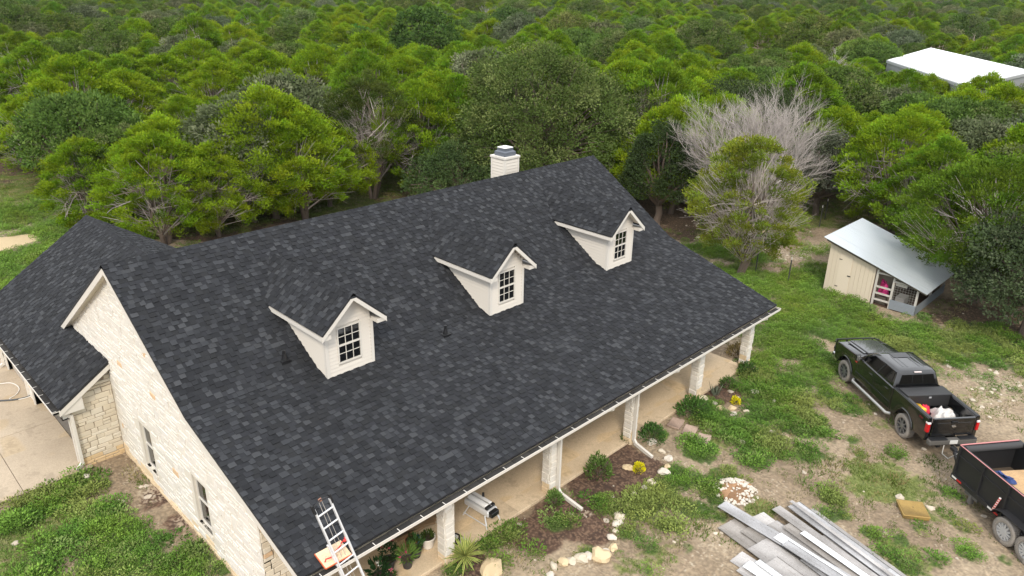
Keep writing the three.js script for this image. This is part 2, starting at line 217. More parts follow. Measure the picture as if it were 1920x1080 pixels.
function caps(pts0, pts1, side, drop, gb) { // ridge caps bent over a ridge from a to b
  const A = V3(...pts0), B = V3(...pts1), n = Math.round(A.distanceTo(B) / 0.145), S = V3(...side);
  for (let i = 0; i < n; i++) { const a = A.clone().lerp(B, i / n), b = A.clone().lerp(B, Math.min(1, (i + 1.5) / n)), c = jit(R() < 0.2 ? SHL[1] : SH[(R() * 5) | 0], 0.12), lo = 0.006, hi = 0.022, w = 0.15; a.y += hi; b.y += lo;
    for (const s of [-1, 1]) { const e0 = a.clone().addScaledVector(S, s * w), e1 = b.clone().addScaledVector(S, s * w); e0.y -= w * drop; e1.y -= w * drop; gb.quad(a.toArray(), b.toArray(), e1.toArray(), e0.toArray(), c); } const f0 = a.clone().addScaledVector(S, w), f1 = a.clone().addScaledVector(S, -w); f0.y -= w * drop + 0.02; f1.y -= w * drop + 0.02; gb.tri(a.toArray(), f0.toArray(), f1.toArray(), c); }
}
const slopeFr = (O, U, V) => frame(O, U, nrm(V));
{
  // main roof
  const W = XR - XL, lo = slopeFr([XL, EY, EZ], [1, 0, 0], [0, BY - EY, BZ - EZ]), lL = Math.hypot(BY - EY, BZ - EZ), hi = slopeFr([XL, BY, BZ], [1, 0, 0], [0, RY - BY, RZ - BZ]), hL = Math.hypot(RY - BY, RZ - BZ), bk = slopeFr([XR, KY, KZ], [-1, 0, 0], [0, RY - KY, RZ - KZ]), bL = Math.hypot(RY - KY, RZ - KZ);
  const d = new GB(); for (const [f, L] of [[lo, lL], [hi, hL], [bk, bL]]) plane(f, 0, 0, W, L, -0.07, 0, d);
  const roof = part('roof', d.geo(), M.deck, house), list = [];
  shingles(lo, W, lL, list); shingles(hi, W, hL, list); shingles(bk, W, bL, list, 0.2);
  emit(list, 300, 'shingle', 'shingle_field', M.shingle, roof);
  const cp = new GB(); caps([XL, RY, RZ], [XR, RY, RZ], [0, 0, 1], 0.63, cp); part('ridge_cap', cp.geo(), M.shingle, roof);
  // plumbing vents
  for (const [x, z] of [[8.35, -16.75], [13.1, -15.75]]) { const g = new GB(), y = roofY(z); g.box(x - 0.13, y - 0.03, z - 0.14, x + 0.13, y + 0.035, z + 0.12); g.tube([[x, y, z], [x, y + 0.2, z]], [0.085, 0.05], 10); g.tube([[x, y + 0.18, z], [x, y + 0.3, z]], 0.045, 10); part('vent_pipe', g.geo(0.6), M.black, roof); }
  // fascia and soffit of the rakes
  for (const [x, s] of [[XL, 1], [XR, -1]]) {
    const zs = [EZ, BZ, RZ, KZ], f = new GB(), so = new GB();
    for (let i = 0; i < 3; i++) { const a = zs[i], b = zs[i + 1], ya = roofY(a) - 0.075, yb = roofY(b) - 0.075, x1 = x + s * 0.03, q = (xx, y, z) => [xx, y, z], h = 0.19; const P = [q(Math.min(x, x1), ya - h, a), q(Math.max(x, x1), ya - h, a), q(Math.max(x, x1), yb - h, b), q(Math.min(x, x1), yb - h, b), q(Math.min(x, x1), ya, a), q(Math.max(x, x1), ya, a), q(Math.max(x, x1), yb, b), q(Math.min(x, x1), yb, b)]; f.hexa(P);
      const xi = x + s * 0.29, l = Math.min(x1, xi), r = Math.max(x1, xi); so.hexa([q(l, ya - 0.15, a), q(r, ya - 0.15, a), q(r, yb - 0.15, b), q(l, yb - 0.15, b), q(l, ya - 0.12, a), q(r, ya - 0.12, a), q(r, yb - 0.12, b), q(l, yb - 0.12, b)]); }
    part('rake_fascia', f.geo(), M.trim, house); part('rake_soffit', so.geo(), M.soffit, house);
  }
  const fa = new GB(); fa.box(XL + 0.03, EY - 0.26, EZ - 0.03, XR - 0.03, EY - 0.14, EZ - 0.004); part('eave_fascia', fa.geo(), M.trim, house);
  const po = new GB(); po.box(XL + 0.3, EY - 0.28, BZ + 0.02, XR - 0.3, EY - 0.24, EZ - 0.03); part('porch_ceiling', po.geo(), M.soffit, house);
  const bm = new GB(); bm.box(XL + 0.34, 2.2, -12.1, XR - 0.34, 2.4, -11.86); part('porch_beam', bm.geo(), M.trim, house);
}
function gutter(fr, L, hang, parent) { // fr.U along, fr.V up, fr.N outward
  const g = new GB(), d = new GB();
  plane(fr, 0, -0.1, L, -0.09, 0, 0.17, g); plane(fr, 0, -0.1, L, -0.02, 0.168, 0.176, g); plane(fr, 0, -0.022, L, -0.004, 0.176, 0.188, g); plane(fr, 0, -0.1, 0.006, -0.01, 0, 0.176, g); plane(fr, L - 0.006, -0.1, L, -0.01, 0, 0.176, g);
  for (let u = 0; u < L; u += 0.3) { const c = jit([0.022, 0.02, 0.018], 0.4), e = Math.min(L, u + 0.3); plane(fr, u + 0.004, -0.089, e, rr(-0.04, -0.025), -0.014, 0.166, d, c); }
    const m = part('gutter', g.geo(), M.trim, parent); part('gutter_debris', d.geo(), M.debris, m); for (let u = 0.35; u < L; u += hang) { const h = new GB(); plane(fr, u, -0.012, u + 0.016, -0.008, 0.06, 0.178, h); part('gutter_hanger', h.geo(), M.trim, m); } return m;
}
gutter(frame([XL + 0.02, EY - 0.055, EZ + 0.012], [1, 0, 0], [0, 1, 0]), XR - XL - 0.04, 0.66, house);

// ---- stone facing
const LIME = [[0.635, 0.605, 0.545], [0.65, 0.62, 0.56], [0.625, 0.59, 0.525], [0.64, 0.605, 0.545], [0.65, 0.622, 0.572]], TAN = [[0.6, 0.535, 0.42], [0.625, 0.565, 0.455], [0.575, 0.505, 0.39], [0.64, 0.585, 0.48], [0.61, 0.545, 0.435]];
function stones(fr, W, H, ok, cols, o = {}) {
  const { h0 = 0.11, h1 = 0.26, w0 = 0.2, w1 = 0.55, joint = 0.016, odd = 0.02, d0 = 0.012, d1 = 0.04, stainH = 0 } = o, list = [];
  for (let v = 0; v < H;) { const ch = Math.min(rr(h0, h1), H - v); if (ch < 0.05) break;
    for (let u = -rr(0, 0.2); u < W;) { const w = rr(w0, w1), split = ch > 0.2 && R() < 0.3, a = Math.max(0, u), b = Math.min(W, u + w); u += w; if (b - a < 0.05) continue;
      for (const [va, vb] of split ? [[v, v + ch * 0.5], [v + ch * 0.5, v + ch]] : [[v, v + ch]]) {
        if (!ok(a, va) || !ok(b, va) || !ok(a, vb) || !ok(b, vb) || !ok((a + b) / 2, (va + vb) / 2)) continue;
        const g = joint / 2, q = () => rr(-odd / 2, odd / 2), n = rr(d0, d1), c0 = R() < (o.oddShare ?? 0.02) ? [0.6, 0.42, 0.26] : cols[(R() * cols.length) | 0], st = stainH && va < stainH * rr(0.5, 1) ? [1, 0.84, 0.62] : [1, 1, 1], c = jit([c0[0] * st[0], c0[1] * st[1], c0[2] * st[2]], 0.06);
        const x0 = a + g + q(), x1 = b - g + q(), y0 = va + g + q(), y1 = vb - g + q(), y2 = y0 + q(), y3 = y1 + q(), i = 0.012, B = [[x0, y0], [x1, y2], [x1 + q(), y3], [x0 + q(), y1]], Fq = [[x0 + i, y0 + i], [x1 - i, y2 + i], [x1 - i, y3 - i], [x0 + i, y1 - i]], n1 = n + rr(-0.006, 0.006);
        list.push({ d: camD(fr.at((a + b) / 2, va)), make: (g2) => { const P = B.map((p) => fr.at(p[0], p[1], 0)), Q = Fq.map((p, k) => fr.at(p[0], p[1], k % 2 ? n : n1)); g2.quad(...Q, c); for (let k = 0; k < 4; k++) { const l = (k + 1) % 4; g2.quad(P[k], P[l], Q[l], Q[k], c); } } });
      }
    }
    v += ch;
  }
  return list;
}
const windowKit = (fr, u0, v0, u1, v1, cols, rows, parent, mid) => { // frame proud of fr, panes behind it
  const t = 0.036, f = new GB(), m = new GB(); plane(fr, u0, v0, u0 + t, v1, -0.03, 0.025, f); plane(fr, u1 - t, v0, u1, v1, -0.03, 0.025, f); plane(fr, u0 + t, v0, u1 - t, v0 + t, -0.03, 0.03, f); plane(fr, u0 + t, v1 - t, u1 - t, v1, -0.03, 0.025, f);
  const a = u0 + t, b = u1 - t, c = v0 + t, d = v1 - t, pw = (b - a) / cols, ph = (d - c) / rows;
  for (let i = 1; i < cols; i++) plane(fr, a + pw * i - 0.007, c, a + pw * i + 0.007, d, -0.02, 0.008, m);
  for (let j = 1; j < rows; j++) { const k = mid && j === rows / 2 ? 0.024 : 0.007; plane(fr, a, c + ph * j - k, b, c + ph * j + k, -0.02, k > 0.02 ? 0.022 : 0.006, m); }
  part('window_frame', f.geo(), M.trim, parent); if (m.p.length) part('window_bars', m.geo(), M.trim, parent);
  for (let i = 0; i < cols; i++) for (let j = 0; j < rows; j++) { const g = new GB(), e = 0.004; plane(fr, a + pw * i + e, c + ph * j + e, a + pw * (i + 1) - e, c + ph * (j + 1) - e, -0.016, -0.008, g); part('pane', g.geo(), M.glass, parent); }
};
{
  // gable wall towards the driveway
  const fr = frame([WX, -0.3, -27], [0, 0, 1], [0, 1, 0]), L = 13.5, top = (u) => roofY(u - 27) + 0.3 - 0.16, holes = [[6.16, 0.68, 6.98, 2.2], [9.78, 0.74, 10.6, 2.26]];
  const poly = [[0, 0], [L, 0], [L, top(L)], [27 + BZ, top(27 + BZ)], [27 + RZ, top(27 + RZ)], [0, top(0)]];
  const wall = part('gable_wall', shapeWall(fr, poly, holes, 0.25), M.mortar, house);
  const inH = (u, v) => holes.some((h) => u > h[0] - 0.04 && u < h[2] + 0.04 && v > h[1] - 0.1 && v < h[3] + 0.03), gar = (u, v) => u < 4.1 && v < 2.5;
  emit(stones(fr, L, 7.2, (u, v) => v < top(u) && !inH(u, v) && !gar(u, v), LIME, { h0: 0.1, h1: 0.24, w0: 0.16, w1: 0.5, d0: 0.008, d1: 0.028, odd: 0.045, joint: 0.014, stainH: 0.4, oddShare: 0.004 }), 300, 'stone', 'stone_field', M.stone, wall);
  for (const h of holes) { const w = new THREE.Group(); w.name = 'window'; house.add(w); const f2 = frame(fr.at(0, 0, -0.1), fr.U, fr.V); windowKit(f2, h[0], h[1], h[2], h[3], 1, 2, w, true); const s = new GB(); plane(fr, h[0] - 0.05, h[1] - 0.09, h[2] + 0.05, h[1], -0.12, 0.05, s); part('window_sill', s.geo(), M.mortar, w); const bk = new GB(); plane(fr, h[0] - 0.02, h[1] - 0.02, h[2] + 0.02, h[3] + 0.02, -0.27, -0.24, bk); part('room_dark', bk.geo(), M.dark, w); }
  // return of the gable wall at the porch end
  const r = frame([WX + 0.02, -0.3, -13.5], [1, 0, 0], [0, 1, 0]), H = roofY(-13.5) + 0.3 - 0.3, w2 = part('porch_end_wall', shapeWall(r, [[0, 0], [1.0, 0], [1.0, H], [0, H]], [], 0.3), M.mortarTan, house);
  emit(stones(r, 1.0, H, () => true, TAN, { w0: 0.18, w1: 0.42 }), 300, 'stone', 'stone_field', M.stone, w2);
  // front wall under the porch, far gable, rear wall
  const fw = frame([WX + 0.3, -0.3, BZ], [1, 0, 0], [0, 1, 0]), FW = XR - 0.6 - WX - 0.3, op = [[2.2, 1.2, 3.5, 2.45], [5.4, 1.2, 6.7, 2.45], [9.2, 0.32, 10.3, 2.45], [12.6, 1.2, 13.9, 2.45], [16, 1.2, 17.3, 2.45]];
  part('front_wall', shapeWall(fw, [[0, 0], [FW, 0], [FW, BY], [0, BY]], op, 0.2), M.mortarTan, house);
  for (const [i, h] of op.entries()) { if (i === 2) { const d = new GB(); plane(fw, h[0], h[1], h[2], h[3], -0.1, -0.05, d); const dr = part('front_door', d.geo(), std([0.16, 0.08, 0.045], 0.5), house); const k = new GB(); plane(fw, h[0] + 0.1, 1.25, h[0] + 0.16, 1.4, -0.05, 0.02, k); part('handle', k.geo(), M.alu, dr); } else { const w = new THREE.Group(); w.name = 'window'; house.add(w); windowKit(frame(fw.at(0, 0, -0.06), fw.U, fw.V), ...h, 2, 2, w, true); } }
  const gz = (z) => roofY(z) - 0.14, rg = new GB(); rg.prism([[-27, -0.3], [BZ, -0.3], [BZ, gz(BZ)], [RZ, gz(RZ)], [-27, gz(-27)]], (p) => [XR - 0.3, p[1], p[0]], (p) => [XR - 0.55, p[1], p[0]]); rg.box(WX + 0.3, -0.3, -27, XR - 0.56, 2.75, -26.8); part('rear_wall', rg.geo(), M.mortar, house);
}
{ // porch slab
  const g = new THREE.BufferGeometry().copy(new RoundedBoxGeometry(XR - 0.5 - 6.3, 0.35, 4.35, 2, 0.02)); g.translate((XR - 0.5 + 6.3) / 2, -0.175, -14.08 ); const u = g.attributes.uv, p = g.attributes.position; for (let i = 0; i < p.count; i++) u.setXY(i, p.getX(i), p.getZ(i)); part('porch_slab', g, M.slab, house);
  const a = new GB(); a.box(WX + 0.05, -0.36, -13.2, 6.29, -0.003, -11.92); part('porch_slab', a.geo(), M.slab, house);
}
// columns
const COLX = [5.98, 9.85, 13.82, 17.75, 21.68, 25.25];
for (const x of COLX) {
  const s = 0.31, z = -11.98, core = new GB(); core.box(x - s / 2, -0.28, z - s / 2, x + s / 2, 2.21, z + s / 2); const c = part('column', core.geo(), M.mortar, house), list = [];
  for (const [O, U] of [[[x - s / 2, -0.2, z + s / 2], [1, 0, 0]], [[x - s / 2, -0.2, z - s / 2], [0, 0, 1]], [[x + s / 2, -0.2, z + s / 2], [0, 0, -1]], [[x + s / 2, -0.2, z - s / 2], [-1, 0, 0]]]) list.push(...stones(frame(O, U, [0, 1, 0]), s, 2.4, () => true, LIME, { w0: 0.31, w1: 0.5, h0: 0.13, h1: 0.24, stainH: 0.55, d0: 0.012, d1: 0.035, oddShare: 0 }));
  emit(list, 300, 'stone', 'stone_field', M.stone, c);
}
// downspouts and outlets of the porch gutter
for (const [x, kick, side] of [[13.82, [13.95, -10.8], 0.12], [17.75, [17.55, -10.9], -0.1]]) { const g = new GB(), X = x + side, z = -11.73; g.bar([X, 2.5, -11.18], [X, 2.3, z], 0.075, 0.1); g.bar([X, 2.33, z], [X, 0.12, z], 0.075, 0.1, null, [0, 0, 1]); g.bar([X, 0.16, z], [X + (kick[0] - X) * 0.08, 0.0, z + 0.12], 0.075, 0.1); g.bar([X, 0.03, z + 0.05], [kick[0], -0.09, kick[1]], 0.085, 0.11); part('downspout', g.geo(), M.trim, house); }
for (const x of [15.6, 19.0, 24.9]) { const g = new GB(); g.tube([[x, 2.5, -11.18], [x, 2.4, -11.18], [x - 0.04, 2.34, -11.28], [x - 0.06, 2.33, -11.45]], 0.055, 8); part('gutter_outlet', g.geo(0.7), M.trim, house); }

// ---- dormers
function dormer(x0) {
  const D = new THREE.Group(); D.name = 'dormer'; house.add(D);
  const w = 1.48, xc = x0 + w / 2, zf = -15.8, ey = 5.5, py = 6.41, hw = 1.01, zo = -15.46, zb = -19.95, sl = (py - ey) / hw, wy = 5.38, y0 = 3.96;
  const core = new GB(); core.prism([[zf - 0.03, 3.85], [zf - 0.03, wy], [-18.35, wy], [-16.3, 4.05]], (p) => [x0 + 0.03, p[1], p[0]], (p) => [x0 + w - 0.03, p[1], p[0]]); core.prism([[x0 + 0.03, wy], [x0 + w - 0.03, wy], [xc, wy + sl * (w / 2 - 0.03)]], (p) => [p[0], p[1], zf - 0.3], (p) => [p[0], p[1], zf - 0.03]);
  part('wall', core.geo(), M.siding, D);
  // lap siding, course by course, round the window
  const wx0 = x0 + 0.35, wx1 = x0 + 1.09, wy0 = 4.36, wy1 = 5.42, e = 0.108, front = frame([0, 0, zf], [1, 0, 0], [0, 1, 0]);
  const lap = (g, f, u0, u1, v0, v1) => g.hexa([f.at(u0, v0, -0.03), f.at(u1, v0, -0.03), f.at(u1, v0, 0.022), f.at(u0, v0, 0.022), f.at(u0, v1, -0.03), f.at(u1, v1, -0.03), f.at(u1, v1, 0.001), f.at(u0, v1, 0.001)]);
  for (let y = y0 + 0.12; y < 6.2; y += e) {
    const v1 = y + e - 0.011, half = y < wy ? w / 2 - 0.06 : Math.min(w / 2 - 0.06, (py - 0.1 - v1) / sl), L = xc - half, Rr = xc + half; if (half < 0.05) break;
    const segs = v1 > wy0 && y < wy1 ? [[L, wx0 + 0.01], [wx1 - 0.01, Rr]] : [[L, Rr]];
    for (const [a, b] of segs) if (b - a > 0.03) { const g = new GB(); lap(g, front, a, b, y, v1); part('siding_board', g.geo(), M.siding, D); }
    if (y < wy - 0.02) { const zEnd = y < BY ? -16.5 : -16.5 - (y - BY) / 0.63; for (const [f, len] of [[frame([x0, 0, zEnd], [0, 0, 1], [0, 1, 0]), zf - zEnd - 0.06], [frame([x0 + w, 0, zf - 0.06], [0, 0, -1], [0, 1, 0]), zf - zEnd - 0.06]]) { const g = new GB(); lap(g, f, 0, len, y, Math.min(v1, wy)); part('siding_board', g.geo(), M.siding, D); } }
  }
  const tr = new GB(); for (const x of [x0, x0 + w]) { const s = x === x0 ? 1 : -1; tr.box(Math.min(x - s * 0.022, x + s * 0.075), y0 - 0.1, zf - 0.075, Math.max(x - s * 0.022, x + s * 0.075), wy, zf + 0.022); } tr.box(x0 + 0.075, y0 - 0.08, zf - 0.02, x0 + w - 0.075, y0 + 0.12, zf + 0.018); part('corner_board', tr.geo(), M.trim, D);
  windowKit(frame([0, 0, zf + 0.01], [1, 0, 0], [0, 1, 0]), wx0, wy0, wx1, wy1, 3, 4, D, true);
  // roof
  const deck = new GB(), V = [hw, py - ey, 0], Ls = Math.hypot(hw, py - ey), fl = slopeFr([xc - hw, ey, zb], [0, 0, 1], V), fR = slopeFr([xc + hw, ey, zo], [0, 0, -1], [-hw, py - ey, 0]);
  plane(fl, 0, 0, zo - zb, Ls, -0.04, 0, deck); plane(fR, 0, 0, zo - zb, Ls, -0.04, 0, deck); part('dormer_roof', deck.geo(), M.deck, D);
  const list = [], und = (p) => p[1] < roofY(p[2]) - 0.12; shingles(fl, zo - zb, Ls, list, 0.143, und); shingles(fR, zo - zb, Ls, list, 0.143, und); emit(list, 0, 'shingle', 'shingle_field', M.shingle, D);
  const cp = new GB(); caps([xc, py, zo], [xc, py, zb + 0.1], [1, 0, 0], sl, cp); part('ridge_cap', cp.geo(), M.shingle, D);
  // boxed eaves, rake boards, soffit
  const bx = new GB(); for (const s of [-1, 1]) { const a = xc + s * (hw - 0.01), b = xc + s * (w / 2 - 0.02); bx.box(Math.min(a, b), ey - 0.17, -18.5, Math.max(a, b), ey - 0.055, zo - 0.035); } part('eave_box', bx.geo(), M.trim, D);
  const rk = new GB(), so = new GB(); for (const s of [-1, 1]) { const A = [xc + s * hw, ey - 0.045], B = [xc, py - 0.045]; rk.prism(s < 0 ? [A, [A[0], A[1] - 0.15], [B[0], B[1] - 0.15], B] : [B, [B[0], B[1] - 0.15], [A[0], A[1] - 0.15], A], (p) => [p[0], p[1], zo - 0.032], (p) => [p[0], p[1], zo - 0.002]); const C = [xc + s * (w / 2), ey - 0.11 + sl * (hw - w / 2)], E = [xc, py - 0.11]; so.prism(s < 0 ? [C, [C[0], C[1] - 0.02], [E[0], E[1] - 0.02], E] : [E, [E[0], E[1] - 0.02], [C[0], C[1] - 0.02], C], (p) => [p[0], p[1], zf - 0.02], (p) => [p[0], p[1], zo - 0.033]); }
  part('rake_board', rk.geo(), M.trim, D); part('rake_soffit', so.geo(), M.soffit, D);
}
[9.05, 15.0, 20.95].forEach(dormer);

{ // chimney
  const x0 = 21.18, x1 = 21.97, z0 = -22.27, z1 = -21.48, top = 7.2, c = new GB(); c.box(x0 + 0.02, 5, z0 + 0.02, x1 - 0.02, top, z1 - 0.02); const ch = part('chimney', c.geo(), M.siding, house);
  for (let y = 5.9; y < top - 0.06; y += 0.125) for (const [O, U, L] of [[[x0, 0, z1], [1, 0, 0], x1 - x0], [[x0, 0, z0], [0, 0, 1], z1 - z0], [[x1, 0, z1], [0, 0, -1], z1 - z0]]) { const f = frame(O, U, [0, 1, 0]), g = new GB(), v1 = Math.min(y + 0.112, top); g.hexa([f.at(0.05, y, -0.03), f.at(L - 0.05, y, -0.03), f.at(L - 0.05, y, 0.016), f.at(0.05, y, 0.016), f.at(0.05, v1, -0.03), f.at(L - 0.05, v1, -0.03), f.at(L - 0.05, v1, 0.001), f.at(0.05, v1, 0.001)]); part('siding_board', g.geo(), M.siding, ch); }
  const t = new GB(); for (const x of [x0, x1]) for (const z of [z0, z1]) { const sx = x === x0 ? 1 : -1, sz = z === z0 ? 1 : -1; t.box(Math.min(x - sx * 0.02, x + sx * 0.06), 5.5, Math.min(z - sz * 0.02, z + sz * 0.06), Math.max(x - sx * 0.02, x + sx * 0.06), top, Math.max(z - sz * 0.02, z + sz * 0.06)); } t.box(x0 - 0.05, top, z0 - 0.05, x1 + 0.05, top + 0.08, z1 + 0.05); part('corner_board', t.geo(), M.trim, ch);
  const cx = (x0 + x1) / 2, cz = (z0 + z1) / 2, s = new GB(); const fr = (a, y0, b, y1) => s.hexa([[cx - a, y0, cz + a], [cx + a, y0, cz + a], [cx + a, y0, cz - a], [cx - a, y0, cz - a], [cx - b, y1, cz + b], [cx + b, y1, cz + b], [cx + b, y1, cz - b], [cx - b, y1, cz - b]]);
  fr(0.31, top + 0.08, 0.31, top + 0.24); fr(0.31, top + 0.241, 0.24, top + 0.29); fr(0.235, top + 0.291, 0.235, top + 0.38); part('chimney_shroud', s.geo(), std([0.1, 0.115, 0.14], 0.45), ch);
  const k = new GB(); k.box(cx - 0.235, top + 0.395, cz - 0.235, cx + 0.235, top + 0.42, cz + 0.235); k.box(cx - 0.1, top + 0.381, cz - 0.1, cx + 0.1, top + 0.394, cz + 0.1); part('chimney_cap', k.geo(), std([0.8, 0.8, 0.78], 0.4), ch);
}
// ---- garage wing
{
  const gx = 4.08, gy = 2.15, rx = 8.37, ry = 5.0, z0 = -32.3, z1 = -22.58, V = [rx - gx, ry - gy, 0], L = Math.hypot(...V), a = slopeFr([gx, gy, z0], [0, 0, 1], V), b = slopeFr([2 * rx - gx, gy, z1], [0, 0, -1], [-V[0], V[1], 0]), d = new GB();
  plane(a, 0, 0, z1 - z0, L, -0.07, 0, d); plane(b, 2.5, 0, z1 - z0, L, -0.07, 0, d); const roof = part('garage_roof', d.geo(), M.deck, house), list = [];
  const und = (p) => p[0] > WX + 0.35 && p[2] > RZ - (RY - p[1]) / 0.63 + 0.5; shingles(a, z1 - z0, L, list, 0.143, und); shingles(b, z1 - z0, L, list, 0.143, und); emit(list, 300, 'shingle', 'shingle_field', M.shingle, roof);
  const cp = new GB(); caps([rx, ry, z0], [rx, ry, -23.2], [1, 0, 0], 0.66, cp); part('ridge_cap', cp.geo(), M.shingle, roof);
  const sl = V[1] / V[0], ya = (x) => gy + (x - gx) * sl, f = new GB();
  f.prism([[gx, ya(gx) - 0.08], [gx, ya(gx) - 0.25], [WX, ya(WX) - 0.25], [WX, ya(WX) - 0.08]], (p) => [p[0], p[1], z1 - 0.035], (p) => [p[0], p[1], z1 - 0.005]); f.box(gx + 0.02, gy - 0.22, z0 + 0.1, gx + 0.05, gy - 0.09, z1 - 0.04); f.prism([[gx + 0.03, gy - 0.25], [4.75, gy - 0.25], [4.75, ya(4.75) - 0.1], [gx + 0.03, gy - 0.1]], (p) => [p[0], p[1], -22.83], (p) => [p[0], p[1], z1 - 0.036]); part('garage_fascia', f.geo(), M.trim, house);
  const so = new GB(); so.box(gx + 0.05, gy - 0.24, z0 + 0.2, 4.42, gy - 0.21, -22.84); part('garage_soffit', so.geo(), M.soffit, house);
  const wf = frame([4.42, -0.3, -22.86], [1, 0, 0], [0, 1, 0]), top = (u) => ya(4.42 + u) + 0.3 - 0.14, wall = part('garage_end_wall', shapeWall(wf, [[0, 0], [1.24, 0], [1.24, top(1.24)], [0, top(0)]], [], 0.22), M.mortarTan, house);
  emit(stones(wf, 1.22, 3.6, (u, v) => v < top(u), TAN, { w0: 0.2, w1: 0.5, h0: 0.1, h1: 0.22, joint: 0.014, d0: 0.01, d1: 0.025, stainH: 0.4, oddShare: 0 }), 300, 'stone', 'stone_field', M.stone, wall);
  const sf = frame([4.42, -0.3, -32], [0, 0, 1], [0, 1, 0]), doors = [[0.7, 0.02, 3.3, 2.2], [4.2, 0.02, 8.75, 2.2]], w2 = part('garage_side_wall', shapeWall(sf, [[0, 0], [9.1, 0], [9.1, 2.42], [0, 2.42]], doors, 0.2), M.mortar, house);
  emit(stones(sf, 9.1, 2.4, (u, v) => !doors.some((h) => u > h[0] - 0.12 && u < h[2] + 0.12 && v < h[3] + 0.12), LIME, { d1: 0.03 }), 60, 'stone', 'stone_field', M.stone, w2);
  const tr = new GB(); for (const h of doors) { plane(sf, h[0] - 0.1, 0.1, h[0], h[3], -0.21, 0.045, tr); plane(sf, h[2], 0.1, h[2] + 0.1, h[3], -0.21, 0.045, tr); plane(sf, h[0] - 0.1, h[3], h[2] + 0.1, h[3] + 0.12, -0.21, 0.045, tr); } part('garage_door_trim', tr.geo(), M.trim, house);
  const dg = new GB(); for (let i = 0; i < 4; i++) plane(sf, 0.72, 0.2 + i * 0.5, 3.28, 0.2 + i * 0.5 + 0.485, -0.15, -0.11, dg); part('garage_door', dg.geo(), M.white, house);
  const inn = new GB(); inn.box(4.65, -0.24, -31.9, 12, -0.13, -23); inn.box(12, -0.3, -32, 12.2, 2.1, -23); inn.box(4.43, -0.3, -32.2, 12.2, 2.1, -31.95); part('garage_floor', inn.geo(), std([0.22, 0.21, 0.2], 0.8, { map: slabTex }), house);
  const eg = new GB(); eg.prism([[4.45, 1.9], [2 * rx - 4.45, 1.9], [rx, ry - 0.25]], (p) => [p[0], p[1], z0 + 0.32], (p) => [p[0], p[1], z0 + 0.1]); part('garage_far_gable', eg.geo(), M.mortar, house);
  gutter(frame([gx + 0.012, gy - 0.05, z0 + 0.05], [0, 0, 1], [0, 1, 0]), z1 - z0 - 0.07, 0.66, house);
  const ds = new GB(); ds.bar([gx - 0.06, gy - 0.16, -22.75], [4.36, gy - 0.42, -22.79], 0.075, 0.1); ds.bar([4.4, gy - 0.38, -22.79], [4.4, -0.02, -22.79], 0.08, 0.11, null, [0, 0, 1]); ds.bar([4.4, 0.03, -22.79], [4.22, -0.12, -22.74], 0.08, 0.1); part('downspout', ds.geo(), M.trim, house);
  const d2 = new GB(); d2.bar([4.34, 1.85, -31.75], [4.34, -0.05, -31.75], 0.08, 0.1, null, [0, 0, 1]); d2.bar([4.34, 0, -31.75], [4.1, -0.12, -31.7], 0.08, 0.1); part('downspout', d2.geo(), M.trim, house);
  // wall lantern
  const ln = new GB(); ln.box(4.36, 1.55, -23.25, 4.4, 1.8, -23.1); ln.box(4.2, 1.77, -23.27, 4.37, 1.8, -23.08); for (const [x, z] of [[4.2, -23.27], [4.35, -23.27], [4.2, -23.1], [4.35, -23.1]]) ln.box(x, 1.5, z, x + 0.018, 1.77, z + 0.018); ln.box(4.2, 1.48, -23.27, 4.37, 1.5, -23.08); const lm = part('wall_lantern', ln.geo(), M.black, house); const lg = new GB(); lg.box(4.222, 1.51, -23.25, 4.345, 1.76, -23.105); part('lantern_glass', lg.geo(), std([0.7, 0.7, 0.66], 0.2), lm);
}
{ // driveway: slabs with open joints
  const z0 = -34, z1 = -22.62, x0 = -14, x1 = 4.64;
  const base = new GB(); base.box(x0, -0.5, z0, x1, -0.15, z1); const dr = struct('driveway', base.geo(), M.joint);
  const xs = [x0, -9, -4.5, 0.1, 2.75, x1], zs = [z0, -30.4, -26.3, z1];
  for (let i = 0; i + 1 < xs.length; i++) for (let j = 0; j + 1 < zs.length; j++) { const g = new GB(), e = 0.009; g.box(xs[i] + e, -0.3, zs[j] + e, xs[i + 1] - e, -0.12, zs[j + 1] - e); part('slab', g.geo(), M.drive, dr); }
}

// ---------------------------------------------------------------- vegetation
const rdir = () => { const y = rr(-1, 1), a = rr(0, 6.2832), s = Math.sqrt(1 - y * y); return [s * Math.cos(a), y, s * Math.sin(a)]; };
function blade(g, p, d, len, wid, k) { const s = nrm(crs(d, rdir())), m = add(p, d, len * 0.45), t = add(p, d, len); g.tri(p, add(m, s, wid / 2), t, k).tri(p, t, add(m, s, -wid / 2), k); }
function limb(g, a, b, r0, r1, k, sag = 0.12, seg = 5, n = 4) { const pts = [], rad = [], L = Math.hypot(b[0] - a[0], b[1] - a[1], b[2] - a[2]); for (let i = 0; i <= n; i++) { const t = i / n; pts.push([mix(a[0], b[0], t) + (i && i < n ? rr(-1, 1) * L * 0.05 : 0), mix(a[1], b[1], t) + Math.sin(t * 3.14) * L * sag * 0.4, mix(a[2], b[2], t) + (i && i < n ? rr(-1, 1) * L * 0.05 : 0)]); rad.push(mix(r0, r1, t)); } g.tube(pts, rad, seg, k, false); return pts; }
const BARK = [0.13, 0.1, 0.08], GREYB = [0.36, 0.32, 0.29];
